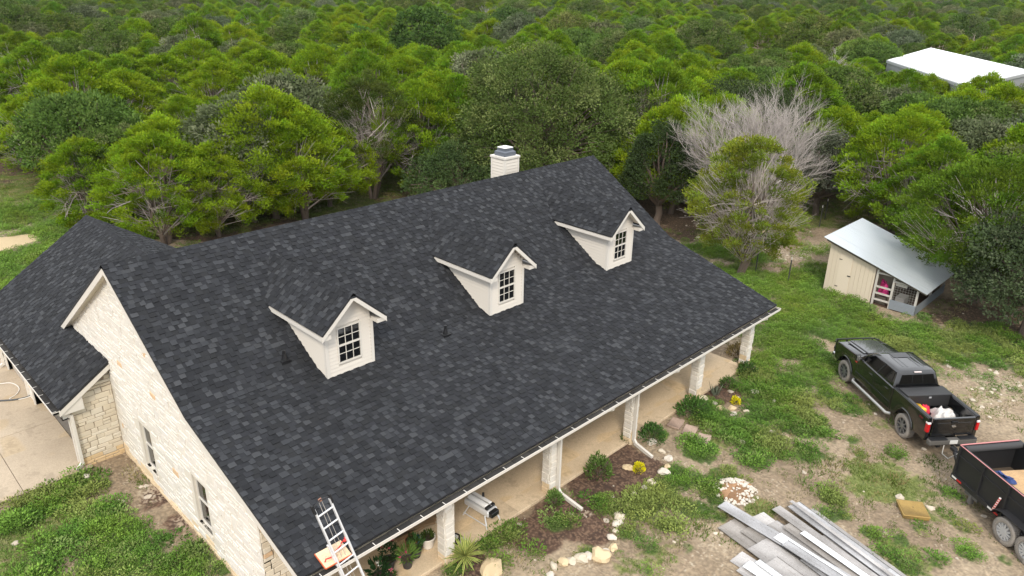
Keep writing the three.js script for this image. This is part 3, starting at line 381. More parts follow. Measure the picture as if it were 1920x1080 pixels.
// a mountain cedar: several stems, feathery upright sprays in clumps on spreading boughs, grey dead twigs inside
function cedarGeo(h, w, o = {}) {
  const { n = 200, per = 190, col = [0.148, 0.238, 0.012], low = 0.16, size = 0.13, twigs = 46, open = 0 } = o, t = new GB(), c = new GB(), stems = 1 + ((R() * 3) | 0), heads = [];
  for (let s = 0; s < stems; s++) { const a = rr(0, 6.28), b = [Math.cos(a) * w * 0.14, h * rr(0.55, 0.8), Math.sin(a) * w * 0.14]; heads.push(limb(t, [Math.cos(a) * 0.12, -0.15, Math.sin(a) * 0.12], b, rr(0.12, 0.19), 0.05, jit(BARK, 0.2), 0, 7, 5)); }
  const lobes = []; for (let i = 0; i < 9; i++) lobes.push([rr(0, 6.28), rr(0.05, 0.95), rr(0.72, 1.12)]);
  const shell = (a, f) => { let s = 1; for (const l of lobes) { const d = Math.cos(a - l[0]) * 0.5 + 0.5 - Math.abs(f - l[1]) * 1.2; s = Math.max(s * 1, d > 0.62 ? l[2] : 0.8 * s); } const prof = Math.sqrt(Math.max(0.004, 1 - Math.pow(f, 2.4))) * (0.5 + 0.5 * sst(-0.1, 0.4, f)); return s * prof * (w / 2); };
  for (let i = 0; i < n; i++) {
    const f = Math.pow(R(), 0.85), a = rr(0, 6.28), rs = shell(a, f), k = R() < 0.75 ? rr(0.72, 1.02) : rr(0.3, 0.75), y = h * (low + (1 - low) * f) * (1 - 0.1 * k * k) , p = [Math.cos(a) * rs * k, y, Math.sin(a) * rs * k];
    if (open && fbm(Math.cos(a) * 2 + 8, f * 4 + Math.sin(a) * 2, 2) < open) { const hd = heads[(R() * stems) | 0][2 + ((R() * 3) | 0)]; limb(t, hd, p, 0.025, 0.007, jit(GREYB, 0.2), 0.1, 3, 3); continue; }
    if (i % 3 === 0) { const hd = heads[(R() * stems) | 0][1 + ((R() * 4) | 0)]; limb(t, hd, p, 0.045, 0.012, jit(R() < 0.5 ? BARK : GREYB, 0.25), 0.15, 3, 3); }
    const cr = rr(0.26, 0.52) * (w / 5.5) ** 0.5, out = nrm([Math.cos(a) * 0.7, 0.55 + f * 0.5, Math.sin(a) * 0.7]), kc = jit(col, 0.28), hue = rr(-0.15, 0.15);
    for (let j = 0; j < per; j++) { const d = rdir(), q = [p[0] + d[0] * cr * R() * 1.25, p[1] + d[1] * cr * 0.75 * R(), p[2] + d[2] * cr * R() * 1.25], e = nrm([d[0] * 0.75 + out[0] * 0.8, d[1] * 0.6 + out[1] * 0.9, d[2] * 0.75 + out[2] * 0.8]); blade(c, q, e, size * rr(0.6, 1.25), size * rr(0.3, 0.55), jit([kc[0] * (1 + hue), kc[1], kc[2]], 0.16)); }
  }
  for (let i = 0; i < twigs; i++) { const hd = heads[(R() * stems) | 0][1 + ((R() * 4) | 0)], a = rr(0, 6.28), f = rr(0.1, 0.8), rs = shell(a, f) * rr(0.6, 1.05), e = [Math.cos(a) * rs, h * (low + (1 - low) * f * 0.9), Math.sin(a) * rs]; const P = limb(t, hd, e, 0.022, 0.006, jit(GREYB, 0.2), -0.1, 3, 3); for (let q = 0; q < 3; q++) limb(t, P[2], add(P[3], rdir(), 0.5), 0.01, 0.004, jit(GREYB, 0.2), 0, 3, 2); }
  return [t.geo(), c.geo()];
}
// a live oak or other broadleaf: domed crown of small leaves in many clumps
function oakGeo(h, w, o = {}) {
  const { n = 230, per = 110, col = [0.072, 0.108, 0.03], size = 0.115, low = 0.25, pale = [0.125, 0.155, 0.055], fl = 1 } = o, t = new GB(), c = new GB(), fork = [0, h * 0.22, 0]; limb(t, [0, -0.15, 0], fork, 0.24, 0.2, BARK, 0, 8, 3);
  const boss = []; for (let i = 0; i < 16; i++) { const d = rdir(); d[1] = Math.abs(d[1]); boss.push([nrm(d), rr(0.86, 1.12)]); }
  for (let i = 0; i < n; i++) {
    const d = rdir(); if (d[1] < -0.25) d[1] *= -1; const dn = nrm(d); let s = 0.9; for (const [b, k] of boss) { const q = b[0] * dn[0] + b[1] * dn[1] + b[2] * dn[2]; if (q > 0.8) s = mix(s, k, sst(0.8, 0.97, q)); }
    const k = s * (R() < 0.8 ? rr(0.84, 1) : rr(0.5, 0.84)), cy = h * (0.36 + low * 0.4), p = [dn[0] * w / 2 * k, cy + dn[1] * (dn[1] > 0 ? h - cy : (cy - h * low * 0.6)) * k * fl, dn[2] * w / 2 * k];
    if (i % 5 === 0) limb(t, fork, p, 0.1, 0.02, jit(BARK, 0.2), 0.2, 4, 4);
    const cr = rr(0.45, 0.8) * (w / 9) ** 0.6, kc = jit(R() < 0.3 ? pale : col, 0.2);
    for (let j = 0; j < per; j++) { const e = rdir(), r = cr * Math.cbrt(R()); blade(c, [p[0] + e[0] * r, p[1] + e[1] * r * 0.75, p[2] + e[2] * r], nrm([e[0] + dn[0] * 0.4, e[1] + 0.35, e[2] + dn[2] * 0.4]), size * rr(0.8, 1.5), size * rr(0.5, 0.9), jit(kc, 0.2)); }
  }
  return [t.geo(), c.geo()];
}
// a bare dead tree, branching again and again
function deadGeo(h, w, o = {}) {
  const { col = [0.4, 0.36, 0.33], depth = 5, kids = 4, r0 = 0.13, low = 0.25 } = o, t = new GB(), c = new GB();
  const grow = (a, d, L, r, k) => { const b = [a[0] + d[0] * L, a[1] + d[1] * L, a[2] + d[2] * L], P = limb(k > depth - 2 ? t : c, a, b, r, r * 0.6, jit(col, 0.2), rr(-0.1, 0.15), k > 3 ? 5 : 3, k > 1 ? 3 : 2); if (k <= 0) return; const n = kids + (R() < 0.5 ? 1 : 0); for (let i = 0; i < n; i++) { const f = i ? rr(0.35, 1) : 1, q = P[Math.min(P.length - 1, Math.round(f * (P.length - 1)))], e = rdir(), tg = o.tight ? 0.6 : 0.75, nd = nrm([d[0] * 0.95 + e[0] * tg, d[1] * 0.85 + e[1] * 0.5 + 0.18, d[2] * 0.95 + e[2] * tg]); grow(q, nd, L * rr(0.58, 0.82), r * 0.55, k - 1); } };
  const m = (o.stems ?? 5); for (let i = 0; i < m; i++) { const a = i / m * 6.28 + rr(-0.4, 0.4), s = w / h * 0.62; grow([Math.cos(a) * 0.15, -0.1, Math.sin(a) * 0.15], nrm([Math.cos(a) * s, 1, Math.sin(a) * s]), h * 0.36, r0, depth); }
  return [t.geo(), c.geo()];
}
function treeThing(name, geos, label, group, pos, turn = 0, sc = 1, cat = 'tree') { const g = thing(name, label, cat, pos, turn, group); part('trunk', geos[0], M.bark, g); part('crown', geos[1], name.startsWith('dead') ? M.bark : M.leaf, g); g.scale.setScalar(sc); return g; }
const gAt = (x, z, s = 0.05) => [x, ground(x, z) - s, z];

// trees that stand out, each built for itself
R = mulberry(31);
treeThing('live_oak', oakGeo(9.9, 12.6, { n: 520, per: 150, low: 0.12, size: 0.125, col: [0.075, 0.115, 0.028], pale: [0.13, 0.165, 0.052] }), 'large domed olive-green oak standing behind the roof ridge right of the chimney', null, gAt(37, -34.3));
treeThing('live_oak', oakGeo(7.6, 7.5, { n: 220, per: 70, low: 0.1 }), 'olive-green oak growing against the right flank of the large domed oak', null, gAt(43.5, -32));
treeThing('broadleaf_tree', oakGeo(4.6, 6.5, { n: 170, col: [0.05, 0.085, 0.028], pale: [0.08, 0.12, 0.04], low: 0.02 }), 'low rounded green tree directly left of the chimney below the large oak', null, gAt(31.5, -36.3));
treeThing('broadleaf_tree', oakGeo(6.2, 4.7, { n: 190, col: [0.036, 0.058, 0.02], pale: [0.045, 0.07, 0.024], low: 0.2 }), 'dark green round tree close beyond the far gable of the house', null, gAt(38.6, -25.4));
treeThing('cedar_tree', cedarGeo(7.6, 6.8, { n: 300, per: 150, low: 0.24, size: 0.13, twigs: 150, open: 0.36, col: [0.15, 0.19, 0.02] }), 'yellow-green cedar full of bare grey twigs beyond the far end of the porch', null, gAt(34.5, -17.5));
treeThing('dead_tree', deadGeo(8.8, 3.4, { depth: 6, kids: 3, stems: 6, r0: 0.12, col: [0.36, 0.325, 0.305], tight: 1 }), 'broad leafless grey tree right behind the yellow-green cedar with grey twigs', null, gAt(39.3, -19.9));
treeThing('live_oak', oakGeo(8.2, 11.5, { n: 300, col: [0.04, 0.06, 0.022], pale: [0.055, 0.08, 0.03], low: 0.1 }), 'wide dark green oak rising behind the broad leafless grey tree', null, gAt(50.5, -27.5));
treeThing('live_oak', oakGeo(5.6, 5.2, { n: 190, col: [0.075, 0.09, 0.055], pale: [0.14, 0.15, 0.11], low: 0.15 }), 'grey-leaved oak between the broad leafless tree and the cedars behind the shed', null, gAt(48.5, -19.6));
treeThing('cedar_tree', cedarGeo(7.4, 8.8, { n: 300, low: 0.27, col: [0.09, 0.155, 0.014], twigs: 50 }), 'dark green cedar whose boughs hang over the metal roof of the shed', null, gAt(39.9, -7.7));
treeThing('live_oak', oakGeo(5.6, 6.4, { n: 230, col: [0.062, 0.09, 0.04], pale: [0.1, 0.13, 0.07], low: 0.02 }), 'grey-green leafy oak beside the open wire end of the shed', null, gAt(37.4, -5.0));
treeThing('dead_tree', deadGeo(5.2, 4.6, { depth: 4, stems: 4, r0: 0.07 }), 'small bare grey tree between the large oak and the dark round tree', null, gAt(44.3, -27));
treeThing('cedar_tree', cedarGeo(8.6, 8.2, { n: 200, low: 0.36, col: [0.06, 0.085, 0.016], twigs: 120, open: 0.3 }), 'tall dark-trunked cedar with bare grey lower boughs behind the middle of the ridge', null, gAt(28.9, -42.3));

for (const [u, v, h, w, c, p, l] of [[800, 175, 11.5, 11, [0.05, 0.1, 0.022], [0.075, 0.13, 0.03], 'tall dark green tree rising above the woodland left of the large domed oak'], [960, 120, 10, 12, [0.05, 0.095, 0.025], [0.07, 0.12, 0.03], 'broad dark green tree standing tall in the woodland beyond the large domed oak'], [672, 150, 7.5, 8, [0.055, 0.17, 0.03], [0.08, 0.22, 0.045], 'emerald green leafy tree among the yellower cedars of the woodland'], [740, 160, 6, 6, [0.06, 0.17, 0.03], [0.08, 0.2, 0.04], 'small fresh green tree next to the emerald one in the woodland'], [480, 185, 6, 7, [0.15, 0.17, 0.09], [0.22, 0.24, 0.14], 'pale sage-grey tree among the green cedars of the woodland'], [1395, 100, 8, 12, [0.22, 0.19, 0.17], [0.26, 0.23, 0.2], 'wide grey-brown leafless crown in the woodland beyond the broad dead tree']]) { const q = PX(u, v, 0); treeThing(p[0] > 0.25 ? 'dead_tree' : 'broadleaf_tree', p[0] > 0.25 ? deadGeo(h, w * 0.8, { depth: 5, kids: 4, stems: 6, r0: 0.12, col: [0.36, 0.32, 0.29] }) : oakGeo(h, w, { n: 240, per: 60, size: 0.26, low: 0.1, col: c, pale: p }), l, null, gAt(q.x, q.z)); }
// woodland: kinds in a few variants
R = mulberry(57);
const kinds = {
  cedar: { name: 'cedar_tree', geos: [cedarGeo(6.4, 6.4), cedarGeo(5.6, 5.6, { low: 0.12 }), cedarGeo(7, 6, { low: 0.2, col: [0.118, 0.205, 0.014] }), cedarGeo(6, 7, { col: [0.168, 0.252, 0.012] })], label: 'green cedar of the dense woodland round the clearing', group: 'cedars of the woodland' },
  oak: { name: 'live_oak', geos: [oakGeo(7, 7.4, { n: 160, per: 120, size: 0.14, col: [0.075, 0.125, 0.025] }), oakGeo(6, 6.6, { n: 150, per: 120, size: 0.14, col: [0.075, 0.135, 0.028], pale: [0.12, 0.19, 0.045] }), oakGeo(6.6, 7, { n: 160, per: 120, size: 0.14, col: [0.1, 0.125, 0.06], pale: [0.17, 0.19, 0.11] })], label: 'round-crowned oak among the cedars of the woodland', group: 'oaks of the woodland' },
  dead: { name: 'dead_tree', geos: [deadGeo(5.8, 5, { depth: 4, kids: 4, stems: 5, r0: 0.08 }), deadGeo(6.2, 4.6, { depth: 4, kids: 3, stems: 5, r0: 0.09, col: [0.36, 0.33, 0.31] })], label: 'leafless grey tree among the green woodland trees', group: 'dead trees of the woodland' },
};
const BARN = [[1664, 114], [1816, 163], [1935, 135], [1745, 91]].map(([u, v]) => { const p = PX(u, v, 5.2); return [p.x, p.z]; });
const spots = [];
{
  const step = 4.3;
  for (let gx = -420; gx < 980; gx += step) for (let gz = -980; gz < 420; gz += step) {
    const x = gx + rr(-1.7, 1.7), z = gz + rr(-1.7, 1.7), d = Math.hypot(x, z), roll = R(), sc = rr(0.72, 1.34), turn = rr(0, 6.28), vr = R(), sy = rr(0.85, 1.12), tint = rr(0.82, 1.18), tr = rr(0.9, 1.12), thin = R();
    if (d > 900 || d < 20 || (d > 330 && thin < 0.3)) continue;
    const [u, v, zz] = toPx(V3(x, 4, z)), marg = d < 90 ? 420 : 260; if (zz < 5 || u < -marg || u > 1920 + marg || v > 1500) continue;
    if (inPoly(x, z, CLEAR)) continue; let near = 9; for (let i = 0; i < 12; i++) near = Math.min(near, inPoly(x + Math.cos(i * 0.5236) * 1.6, z + Math.sin(i * 0.5236) * 1.6, CLEAR) ? 0 : 9); if (near < 1) continue;
    if (inPoly(x, z, BARN) || inPoly(x + 1, z, BARN) || inPoly(x, z - 1, BARN)) continue;
    const od = fbm(x * 0.02 + 40, z * 0.02, 2), kd = roll < 0.055 ? 'dead' : roll < 0.055 + (od > 0.5 ? 0.4 : 0.14) ? 'oak' : 'cedar';
    let s2 = sc; if (u > 1640 && d > 70 && d < 125) s2 *= 0.86; // low trees below the barn roof
    if (kd === 'dead' && d < 40) continue;
    spots.push({ x, z, d, kd, sc: s2, sy, turn, v: (vr * kinds[kd].geos.length) | 0, tint, tr, seen: u > -60 && u < 1980 && v > -30 && v < 900 });
  }
}
// bright cedars lining the clearing behind the house, placed one by one
for (const [x, z, sc, v] of [[14.6, -42, 1.02, 0], [17.6, -41.4, 0.92, 3], [20.4, -42.6, 1.12, 3], [23, -41.2, 1.08, 0], [25.4, -42.4, 1.0, 3], [12.8, -47.5, 1.0, 1], [16.5, -45.5, 1.1, 3], [21.5, -46, 1.12, 0], [44.5, -11.6, 1.0, 2], [47.5, -14.5, 1.2, 0], [53, -16, 1.2, 3], [54.5, -21.5, 1.15, 1], [43, -4.8, 0.9, 0]]) spots.push({ x, z, d: 5, kd: 'cedar', sc, sy: 1, turn: x * 7, v, tint: 1.06, tr: 1.02, seen: true });
{
  const cap = { cedar: 230, oak: 70, dead: 22 };
  for (const k in kinds) {
    const K = kinds[k], list = spots.filter((s) => s.kd === k).sort((a, b) => (b.seen - a.seen) || a.d - b.d), protos = [];
    const rest = list.slice(cap[k]);
    list.slice(0, cap[k]).forEach((s) => { const p = gAt(s.x, s.z); let o; if (!protos[s.v]) o = protos[s.v] = treeThing(K.name, K.geos[s.v], K.label, K.group, p, s.turn); else o = copyOf(protos[s.v], p, s.turn); o.scale.set(s.sc, s.sc * s.sy, s.sc); });
    const holder = new THREE.Group(); holder.name = { cedar: 'distant_cedars', oak: 'distant_oaks', dead: 'distant_dead_trees' }[k]; scene.add(holder);
    tag(holder, { cedar: 'far cedar woodland reaching to the horizon', oak: 'far oak crowns dotted through the distant cedar woodland', dead: 'far grey leafless crowns scattered through the distant woodland' }[k], 'woodland', null, 'stuff');
    K.geos.forEach((gs, v) => { const sub = rest.filter((s) => s.v === v); if (!sub.length) return; const g = mergeGeometries(gs), im = new THREE.InstancedMesh(g, M.leaf, sub.length), m = new THREE.Matrix4(), q = new THREE.Quaternion(), c = new THREE.Color(); im.name = 'tree_mass'; im.castShadow = im.receiveShadow = true; sub.forEach((s, i) => { q.setFromAxisAngle(V3(0, 1, 0), s.turn); m.compose(V3(...gAt(s.x, s.z)), q, V3(s.sc, s.sc * s.sy, s.sc)); im.setMatrixAt(i, m); c.setRGB(s.tint * s.tr, s.tint, s.tint / s.tr); im.setColorAt(i, c); }); stuff(im); holder.add(im); });
  }
}


// ---- ground growth
R = mulberry(83);
function clumpGeo(n, rad, hgt, leaf, col, flat) { const g = new GB(); for (let i = 0; i < n; i++) { const a = rr(0, 6.28), r = rad * Math.sqrt(R()), y = hgt * R() * (1 - 0.5 * r / rad), d = nrm([Math.cos(a) * 0.8 + rr(-0.5, 0.5), rr(flat ? -0.1 : 0.3, 1), Math.sin(a) * 0.8 + rr(-0.5, 0.5)]); blade(g, [Math.cos(a) * r, y, Math.sin(a) * r], d, leaf * rr(0.7, 1.4), leaf * rr(0.4, 0.7), jit(col, 0.25)); } return g.geo(); }
function tuftGeo(n, rad, hgt, col) { const g = new GB(); for (let i = 0; i < n; i++) { const a = rr(0, 6.28), r = rad * Math.sqrt(R()), d = nrm([Math.cos(a) * rr(0, 0.7), 1, Math.sin(a) * rr(0, 0.7)]); blade(g, [Math.cos(a) * r, -0.01, Math.sin(a) * r], d, hgt * rr(0.6, 1.2), 0.018, jit(col, 0.25)); } return g.geo(); }
const FOOT = [[[WX - 0.1, -27.3], [WX - 0.1, -13.2], [6, -11.75], [25.35, -11.75], [25.35, -27.3]], [[4.2, -32.4], [4.2, -22.7], [6, -22.7], [6, -32.4]], [[-14, -34], [-14, -22.6], [4.4, -22.6], [4.4, -34]], [[35.7, -13.6], [35.7, -9], [40.2, -9], [40.2, -13.6]]];
{
  const weed = [clumpGeo(190, 0.24, 0.22, 0.045, [0.115, 0.21, 0.034]), clumpGeo(190, 0.23, 0.32, 0.042, [0.145, 0.245, 0.04]), clumpGeo(160, 0.21, 0.18, 0.045, [0.19, 0.25, 0.07]), clumpGeo(140, 0.25, 0.15, 0.055, [0.09, 0.17, 0.03], true)], tuft = [tuftGeo(60, 0.17, 0.06, [0.15, 0.19, 0.05]), tuftGeo(50, 0.17, 0.09, [0.12, 0.18, 0.04]), tuftGeo(36, 0.2, 0.1, [0.3, 0.26, 0.13])], W = weed.map(() => []), T = tuft.map(() => []);
  for (let x = -5; x < 60; x += 0.22) for (let z = -68; z < 3; z += 0.22) {
    const px = x + rr(-0.11, 0.11), pz = z + rr(-0.11, 0.11), a = R(), b = R(), s = rr(0.7, 1.35), tn = rr(0.78, 1.2), turn = rr(0, 6.28);
    if (at(F.sand, px, pz) > 0.45) continue; const yard = inPoly(px, pz, CLEAR) ? 1 : 0, we = at(F.green, px, pz) * 1.0, gr = Math.max(at(F.grass, px, pz), yard * (px > 9 || pz > -22) * 0.55 * sst(0.42, 0.7, fbm(px * 0.7 + 70, pz * 0.7, 3)) * (1 - at(F.mulch, px, pz))); if (we < 0.15 && gr < 0.15) continue;
    const [u, v, zz] = toPx(V3(px, -0.1, pz)); if (zz < 3 || u < -250 || u > 2170 || v > 1250) continue;
    if (FOOT.some((f) => inPoly(px, pz, f))) continue;
    const big = fbm(px * 0.45 + 11, pz * 0.45, 2), e = [px, ground(px, pz) - 0.02, pz, s * (0.7 + big * 0.8), turn, tn * (0.8 + 0.45 * fbm(px * 0.3, pz * 0.3 + 50, 2)), fbm(px * 0.8, pz * 0.8 + 20, 2)];
    if (we > 0.15 && a < we * we * 1.1) W[pz < -34 || (px > 26 && pz < -9) ? (b < 0.6 ? 1 : 2) : e[6] > 0.56 ? 2 : (b * 4) | 0].push(e);
    if (gr > 0.15 && b < gr * 0.8) T[a < 0.42 ? 0 : a < 0.8 ? 1 : 2].push(e);
  }
  const put = (name, label, geos, lists) => { const h = new THREE.Group(); h.name = name; scene.add(h); tag(h, label, 'ground cover', null, 'stuff'); geos.forEach((g, k) => { if (!lists[k].length) return; const im = new THREE.InstancedMesh(g, M.leaf, lists[k].length), m = new THREE.Matrix4(), q = new THREE.Quaternion(), c = new THREE.Color(); im.name = 'clump'; lists[k].forEach((e, i) => { q.setFromAxisAngle(V3(0, 1, 0), e[4]); m.compose(V3(e[0], e[1], e[2]), q, V3(e[3], e[3], e[3])); im.setMatrixAt(i, m); c.setRGB(e[5] * (0.85 + e[6] * 0.3), e[5], e[5] * (1.15 - e[6] * 0.3)); im.setColorAt(i, c); }); im.castShadow = im.receiveShadow = true; stuff(im); h.add(im); }); };
  put('weeds', 'leafy green weeds spreading over the bare ground', weed, W); put('grass', 'short thin grass growing in patches on the bare ground', tuft, T);

}
// loose limestone fragments
function rockGeo(r, flat = 0.7, seed = 1) { const g = new THREE.IcosahedronGeometry(1, 1), p = g.attributes.position, s = seed * 7.3; for (let i = 0; i < p.count; i++) { const x = p.getX(i), y = p.getY(i), z = p.getZ(i), k = r * (0.6 + 0.75 * vn(x * 1.9 + s, y * 1.9 + z * 1.6 + s)); p.setXYZ(i, x * k * (1 + 0.3 * Math.sin(s)), y * k * flat, z * k); } g.computeVertexNormals(); return toCreasedNormals(g, 0.25); }
{
  const gs = [rockGeo(0.05, 0.6, 1), rockGeo(0.06, 0.7, 2)], L = [[], []];
  for (let x = -2; x < 46; x += 0.2) for (let z = -26; z < 2; z += 0.2) { const px = x + rr(-0.1, 0.1), pz = z + rr(-0.1, 0.1), a = R(), s = Math.pow(R(), 4) * 1.7 + 0.3, t = rr(0, 6.28), k = rr(0.7, 1.05); const ru = at(F.rubble, px, pz), dirt = 0.025 * (1 - at(F.green, px, pz)); if (a > ru * 0.65 + dirt || FOOT.some((f) => inPoly(px, pz, f))) continue; L[a * 97 % 1 > 0.5 ? 1 : 0].push([px, ground(px, pz) + 0.004, pz, s, t, k]); }
  const h = new THREE.Group(); h.name = 'scattered_stones'; scene.add(h); tag(h, 'small pale limestone fragments strewn over the bare earth', 'stones', null, 'stuff');
  gs.forEach((g, k) => { const im = new THREE.InstancedMesh(g, std([0.54, 0.48, 0.4], 0.95), L[k].length), m = new THREE.Matrix4(), q = new THREE.Quaternion(), c = new THREE.Color(); im.name = 'fragment'; L[k].forEach((e, i) => { q.setFromAxisAngle(V3(0, 1, 0), e[4]); m.compose(V3(e[0], e[1], e[2]), q, V3(e[3], e[3], e[3])); im.setMatrixAt(i, m); c.setRGB(e[5], e[5] * 0.98, e[5] * 0.95); im.setColorAt(i, c); }); stuff(im); h.add(im); });
}

// ---------------------------------------------------------------- objects
R = mulberry(101);
const rbox = (w, h, d, r = 0.02, seg = 2) => { const g = new RoundedBoxGeometry(w, h, d, seg, r); return g; };
const at3 = (g, x, y, z) => { g.translate(x, y, z); return g; };
const cyl = (r0, r1, h, n = 20) => new THREE.CylinderGeometry(r0, r1, h, n);
const red = std([0.55, 0.03, 0.025], 0.5), orange = std([0.6, 0.12, 0.04], 0.6), osb = VC(0.85);
{ // extension ladder against the eave
  const T = V3(6.15, 4.12, -11.48), D = V3(0.175, -1, 0.275), foot = T.clone().addScaledVector(D, 4.32), L = T.distanceTo(foot), ax = D.clone().normalize(), side = V3(1, 0.16, -0.02).addScaledVector(ax, -V3(1, 0.16, -0.02).dot(ax)).normalize(), out = side.clone().cross(ax).normalize();
  const g = thing('extension_ladder', 'aluminium extension ladder leaning on the porch gutter', 'ladder', T.toArray()), P = (s, u, n) => [side.x * s + ax.x * u + out.x * n, side.y * s + ax.y * u + out.y * n, side.z * s + ax.z * u + out.z * n];
  const o = out.toArray();
  for (const [hw, n, u0, u1] of [[0.19, 0, 0.1, L], [0.215, 0.05, 1.0, L]]) for (const s of [-1, 1]) { const r = new GB(); r.bar(P(s * hw, u0, n), P(s * hw, u1, n), 0.032, 0.07, null, o); part('rail', r.geo(), M.aluMatte, g); }
  for (let u = 0.3; u < L - 0.1; u += 0.305) { const r = new GB(); r.tube([P(-0.19, u, 0), P(0.19, u, 0)], 0.019, 8); part('rung', r.geo(0.8), M.aluMatte, g); if (u > 1.1) { const q = new GB(); q.tube([P(-0.21, u + 0.03, 0.05), P(0.21, u + 0.03, 0.05)], 0.018, 8); part('rung', q.geo(0.8), M.aluMatte, g); } }
  const rp = new GB(); for (const s of [-0.035, 0.03]) rp.tube([P(s, 0.05, 0.02), P(s * 1.4, 1.2, 0.05), P(s, 3, 0.06)], 0.006, 5); part('rope', rp.geo(), std([0.35, 0.33, 0.3], 0.9), g);
  const tp = new GB(); tp.tube([P(-0.23, 0.06, -0.03), P(0, -0.02, -0.03), P(0.23, 0.06, -0.03)], 0.016, 6); for (const s of [-0.21, 0.21]) tp.bar(P(s, 0.0, -0.01), P(s, 0.2, -0.01), 0.045, 0.09, null, o); part('end_cap', tp.geo(), M.black, g); const pu = new GB(); pu.tube([P(-0.03, 0.0, 0), P(0.03, 0.0, 0)], 0.035, 10); part('pulley', pu.geo(0.7), std([0.35, 0.16, 0.1], 0.6), g);
  for (const s of [-0.215, 0.215]) { const f = new GB(); f.bar(P(s, L - 0.12, 0.05), P(s, L + 0.02, 0.05), 0.07, 0.11, null, o); part('rubber_foot', f.geo(), M.black, g); }
  // board and red hooks under it
  const fr = slopeFr([5.93, roofY(-11.2) + 0.03, -11.12], [1, 0, 0.02], [0, BY - EY, BZ - EZ]), b = thing('wooden_board', 'square of chipboard laid on the shingles under the ladder', 'board');
  const bg = new GB(); plane(fr, 0, 0, 0.62, 0.42, 0, 0.02, bg, [0.66, 0.5, 0.33]); for (let i = 0; i < 130; i++) { const u = rr(0.02, 0.55), v = rr(0.01, 0.37), w = rr(0.02, 0.06), h = rr(0.01, 0.03); plane(fr, u, v, u + w, v + h, 0.0195, 0.0202 + i * 0.00001, bg, jit([0.66, 0.5, 0.33], 0.25)); } part('panel', bg.geo(), osb, b); const ed = new GB(); plane(fr, 0, -0.015, 0.62, -0.001, 0, 0.035, ed); plane(fr, -0.015, 0, -0.001, 0.42, 0, 0.035, ed); part('orange_edge', ed.geo(), orange, b);
  const hk = thing('ladder_hook', 'bent red steel bar hooked across the ladder over the chipboard', 'hook'), hg = new GB(), q = (u, v, n) => fr.at(u, v, n); hg.tube([q(0.06, 0.13, 0.035), q(0.1, 0.17, 0.06), q(0.2, 0.14, 0.07), q(0.34, 0.2, 0.09), q(0.52, 0.27, 0.09), q(0.58, 0.33, 0.08), q(0.66, 0.33, 0.09), q(0.7, 0.4, 0.08)], 0.015, 7); part('bar', hg.geo(0.7), red, hk); const hp = new GB(); plane(fr, 0.63, 0.3, 0.73, 0.36, 0.07, 0.1, hp); part('hook_plate', hp.geo(), red, hk);
}
// ---- porch things
function leaves(n, r, h, len, wid, col, y0 = 0, up = 0.6) { const g = new GB(); for (let i = 0; i < n; i++) { const d = rdir(), q = Math.cbrt(R()); blade(g, [d[0] * r * q, y0 + h * (0.5 + 0.5 * d[1] * q), d[2] * r * q], nrm([d[0], d[1] * 0.6 + up, d[2]]), len * rr(0.7, 1.3), wid * rr(0.7, 1.3), jit(col, 0.25)); } return g.geo(); }
function pot(pos, r, h, m, label, plant, soil = true) { const g = thing('flower_pot', label, 'pot', pos), pr = [[0.01, 0], [r * 0.68, 0], [r * 0.7, 0.02], [r * 0.94, h * 0.86], [r * 1.04, h * 0.88], [r * 1.04, h], [r * 0.93, h], [r * 0.88, h * 0.88], [0.01, h * 0.86]].map((p) => new THREE.Vector2(...p)); part('pot', new THREE.LatheGeometry(pr, 24), m, g); const s = cyl(r * 0.9, r * 0.88, 0.02); part('soil', at3(s, 0, h * 0.88, 0), std([0.05, 0.035, 0.025], 0.95), g); plant(g, h); return g; }
const petals = (g, n, r, h0, h1, col, s = 0.05) => { for (let i = 0; i < n; i++) { const b = new GB(), a = rr(0, 6.28), q = rr(0.3, 1) * r, c = [Math.cos(a) * q, rr(h0, h1), Math.sin(a) * q]; for (let k = 0; k < 7; k++) { const e = k / 7 * 6.28; blade(b, c, nrm([Math.cos(e), 0.5, Math.sin(e)]), s, s * 0.8, jit(col, 0.2)); } part('flower', b.geo(), M.vc, g); } };
const pk = std([0.035, 0.034, 0.036], 0.55), terra = std([0.4, 0.17, 0.09], 0.8), cream = std([0.75, 0.7, 0.62], 0.6);
pot([9.75, 0.0, -12.62], 0.2, 0.34, cream, 'white flower pot with a low green plant on the porch slab', (g, h) => part('plant', leaves(170, 0.15, 0.16, 0.07, 0.04, [0.06, 0.09, 0.02], h - 0.03), M.leaf, g));
pot([9.3, 0, -12.55], 0.16, 0.28, pk, 'black pot with upright green leaves beside the white pot', (g, h) => { part('plant', leaves(90, 0.18, 0.3, 0.16, 0.05, [0.05, 0.11, 0.03], h), M.leaf, g); });
pot([8.9, 0, -12.4], 0.16, 0.27, pk, 'black pot with arching bright green leaves and a pink bloom', (g, h) => { part('plant', leaves(120, 0.22, 0.26, 0.22, 0.035, [0.11, 0.19, 0.04], h), M.leaf, g); petals(g, 2, 0.2, 0.3, 0.36, [0.75, 0.08, 0.22], 0.06); });
pot([8.55, 0, -12.7], 0.17, 0.27, pk, 'dark leafy rose bush with small pink flowers in a pot', (g, h) => { part('plant', leaves(360, 0.25, 0.5, 0.07, 0.045, [0.025, 0.055, 0.018], h - 0.02), M.leaf, g); petals(g, 9, 0.24, 0.62, 0.78, [0.62, 0.12, 0.16], 0.045); });
